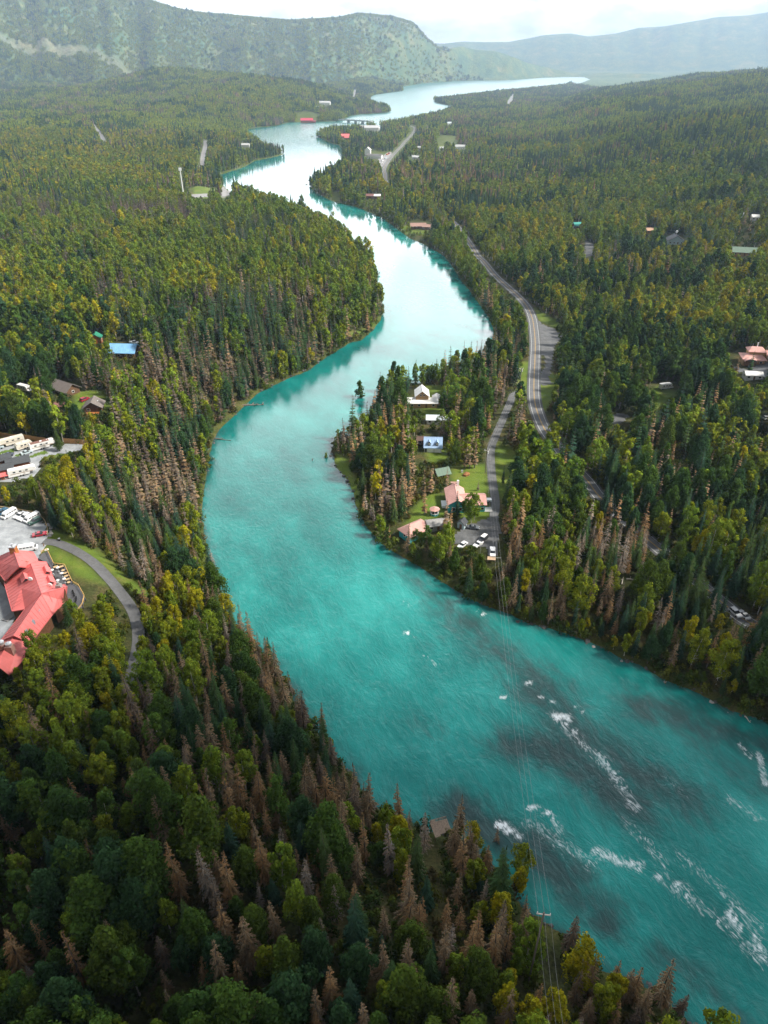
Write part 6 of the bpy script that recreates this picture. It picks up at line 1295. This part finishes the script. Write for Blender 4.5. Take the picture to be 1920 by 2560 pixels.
scatter('undergrowth', 'alder and willow scrub under the trees and along the river banks', UG[:, :3] - [0, 0, .1], np.stack([np.zeros(n), np.zeros(n), rng.uniform(0, 6.28, n)], -1), np.stack([UG[:, 3], UG[:, 3], UG[:, 3] * rng.uniform(.7, 1.3, n)], -1), pt, SHRUB)
# stones along the water's edge
def bank_stones():
    import bmesh
    c_ = bpy.data.collections.new('stone_shapes')
    for i in range(4):
        bm = bmesh.new(); bmesh.ops.create_icosphere(bm, subdivisions=2, radius=.5); r = random.Random(i)
        for v in bm.verts: v.co *= r.uniform(.75, 1.2); v.co.z *= .6
        me = bpy.data.meshes.new('stone'); bm.to_mesh(me); bm.free(); me.materials.append(mat('wet_stone', (.085, .085, .08), .8, var=.4)); c_.objects.link(bpy.data.objects.new('stone_%03d' % i, me))
    p = candidates(45, 420, .9); s, side = rivsd(p[:, 0], p[:, 1]); k = np.where((s > -1.3) & (s < .9))[0]; k = k[rng.random(len(k)) < .3]; x, y = p[k, 0], p[k, 1]
    z = np.maximum(H(x, y), -.25); m = len(k); sc = rng.lognormal(-.5, .5, m).clip(.25, 2.0)
    scatter('bank_stones', 'grey stones strewn along the water edge of both banks', np.stack([x, y, z], -1), np.stack([np.zeros(m), np.zeros(m), rng.uniform(0, 6.28, m)], -1), np.repeat(sc[:, None], 3, 1), rng.integers(0, 4, m), c_)
bank_stones()

# far wood: groups of trees on the valley floor, the right-hand hill and the lower mountain slopes
def far_wood():
    acc = []
    for y0, y1, cell in ((1700, 3000, 9.0), (3000, 4300, 11.5), (4300, 6600, 15.0)):
        p = candidates(y0, y1, cell); x, y = p[:, 0], p[:, 1]
        s, side = rivsd(x, y); z = H(x, y); u, v, dep = proj(x, y, z + 7)
        vis = (v > -60) & (u > -60) & (u < 1980)
        ok = vis & ~kill(x, y, s - 3, u, v) & (rng.random(len(x)) > .06)
        if y0 >= 4300: ok &= (x < 1200) & (rng.random(len(x)) < .8 * (1 - .55 * sst((y - 4500) / 1200)))
        for p_ in BARE: ok &= ~inside(x, y, p_) | (rng.random(len(x)) < .06)
        i = np.where(ok)[0]; b = blocks(x[i], y[i], z[i], np.full(len(i), 14.), np.full(len(i), 6.)); ok[i[b]] = False
        W = composition(u, v, x, y); sp = choose(W[:, :4], rng.random(len(x))); tone = pick_tone(sp, W[:, 4], x, y)
        sc = rng.uniform(.75, 1.15, len(x)) * np.interp(y, [1700, 4300, 6600], [1, 1.1, 1.35])
        acc.append(np.stack([x, y, z, sp, tone, sc], -1)[ok])
    return np.vstack(acc)
FW = far_wood()
n = len(FW)
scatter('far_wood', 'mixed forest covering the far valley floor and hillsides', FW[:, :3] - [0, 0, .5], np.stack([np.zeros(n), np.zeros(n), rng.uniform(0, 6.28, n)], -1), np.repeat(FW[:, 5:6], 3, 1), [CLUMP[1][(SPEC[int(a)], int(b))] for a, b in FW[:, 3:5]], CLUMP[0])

# haze: pale air over the whole valley
hb = bpy.data.meshes.new('haze')
x0, x1, y0, y1, z0, z1 = -10500, 10500, -400, 15000, -4.0, float(max(GZ.max() + 25, CZ + 30))
hb.from_pydata([(x0,y0,z0),(x1,y0,z0),(x1,y1,z0),(x0,y1,z0),(x0,y0,z1),(x1,y0,z1),(x1,y1,z1),(x0,y1,z1)], [], [(0,3,2,1),(4,5,6,7),(0,1,5,4),(1,2,6,5),(2,3,7,6),(3,0,4,7)])
hm = bpy.data.materials.new('haze'); hm.use_nodes = True; t = hm.node_tree; t.nodes.clear()
o_ = N(t, 'ShaderNodeOutputMaterial'); pv = N(t, 'ShaderNodeVolumePrincipled'); pv.inputs['Density'].default_value = 0.88e-4; pv.inputs['Color'].default_value = (.50, .66, .86, 1); pv.inputs['Anisotropy'].default_value = 0.5
t.links.new(pv.outputs[0], o_.inputs['Volume']); hb.materials.append(hm)
tag(link(bpy.data.objects.new('haze', hb)), 'pale blue haze filling the valley', None, None, 'stuff')
print('TREES', len(TREES), 'single', int(single.sum()), 'far groups', n, 'zmax', GZ.max())

# unseen cloud, added overhead to keep the sun off the foreground
def add_shade_cloud():
    import bmesh
    bm = bmesh.new(); r = random.Random(4)
    for k in range(170):
        rad = r.uniform(65, 115); cx = r.uniform(-350, 950); cyy = r.uniform(-620, min(-32 + .30 * (cx - 300), 70))
        m = Matrix.Translation((cx, cyy, 450 + r.uniform(-10, 60))) @ Matrix.Diagonal((rad, rad, rad * .45, 1))
        bmesh.ops.create_icosphere(bm, subdivisions=3, radius=1.0, matrix=m)
    me = bpy.data.meshes.new('shade_cloud'); bm.to_mesh(me); bm.free()
    n = len(me.vertices); co = np.empty(n * 3, np.float32); me.vertices.foreach_get('co', co); co = co.reshape(-1, 3)
    d = (fbm(co[:, 0] / 50, co[:, 1] / 50 + co[:, 2] / 50, 61, 5) - .5) * 40
    co[:, 2] += d; co[:, 0] += d * .5; me.vertices.foreach_set('co', co.ravel()); me.update()
    m = bpy.data.materials.new('shade_cloud_vapour'); m.use_nodes = True; t = m.node_tree; t.nodes.clear()
    o_ = N(t, 'ShaderNodeOutputMaterial'); df = N(t, 'ShaderNodeBsdfDiffuse'); df.inputs[0].default_value = (.9, .9, .92, 1); tr = N(t, 'ShaderNodeBsdfTranslucent'); tr.inputs[0].default_value = (.8, .82, .86, 1)
    mx = N(t, 'ShaderNodeMixShader', i_0=.25); t.links.new(df.outputs[0], mx.inputs[1]); t.links.new(tr.outputs[0], mx.inputs[2]); t.links.new(mx.outputs[0], o_.inputs[0])
    me.materials.append(m); me.polygons.foreach_set('use_smooth', np.ones(len(me.polygons), bool))
    return tag(link(bpy.data.objects.new('shade_cloud', me)), 'unseen clouds added above the view to shade the near river', None, None, 'structure')
add_shade_cloud()
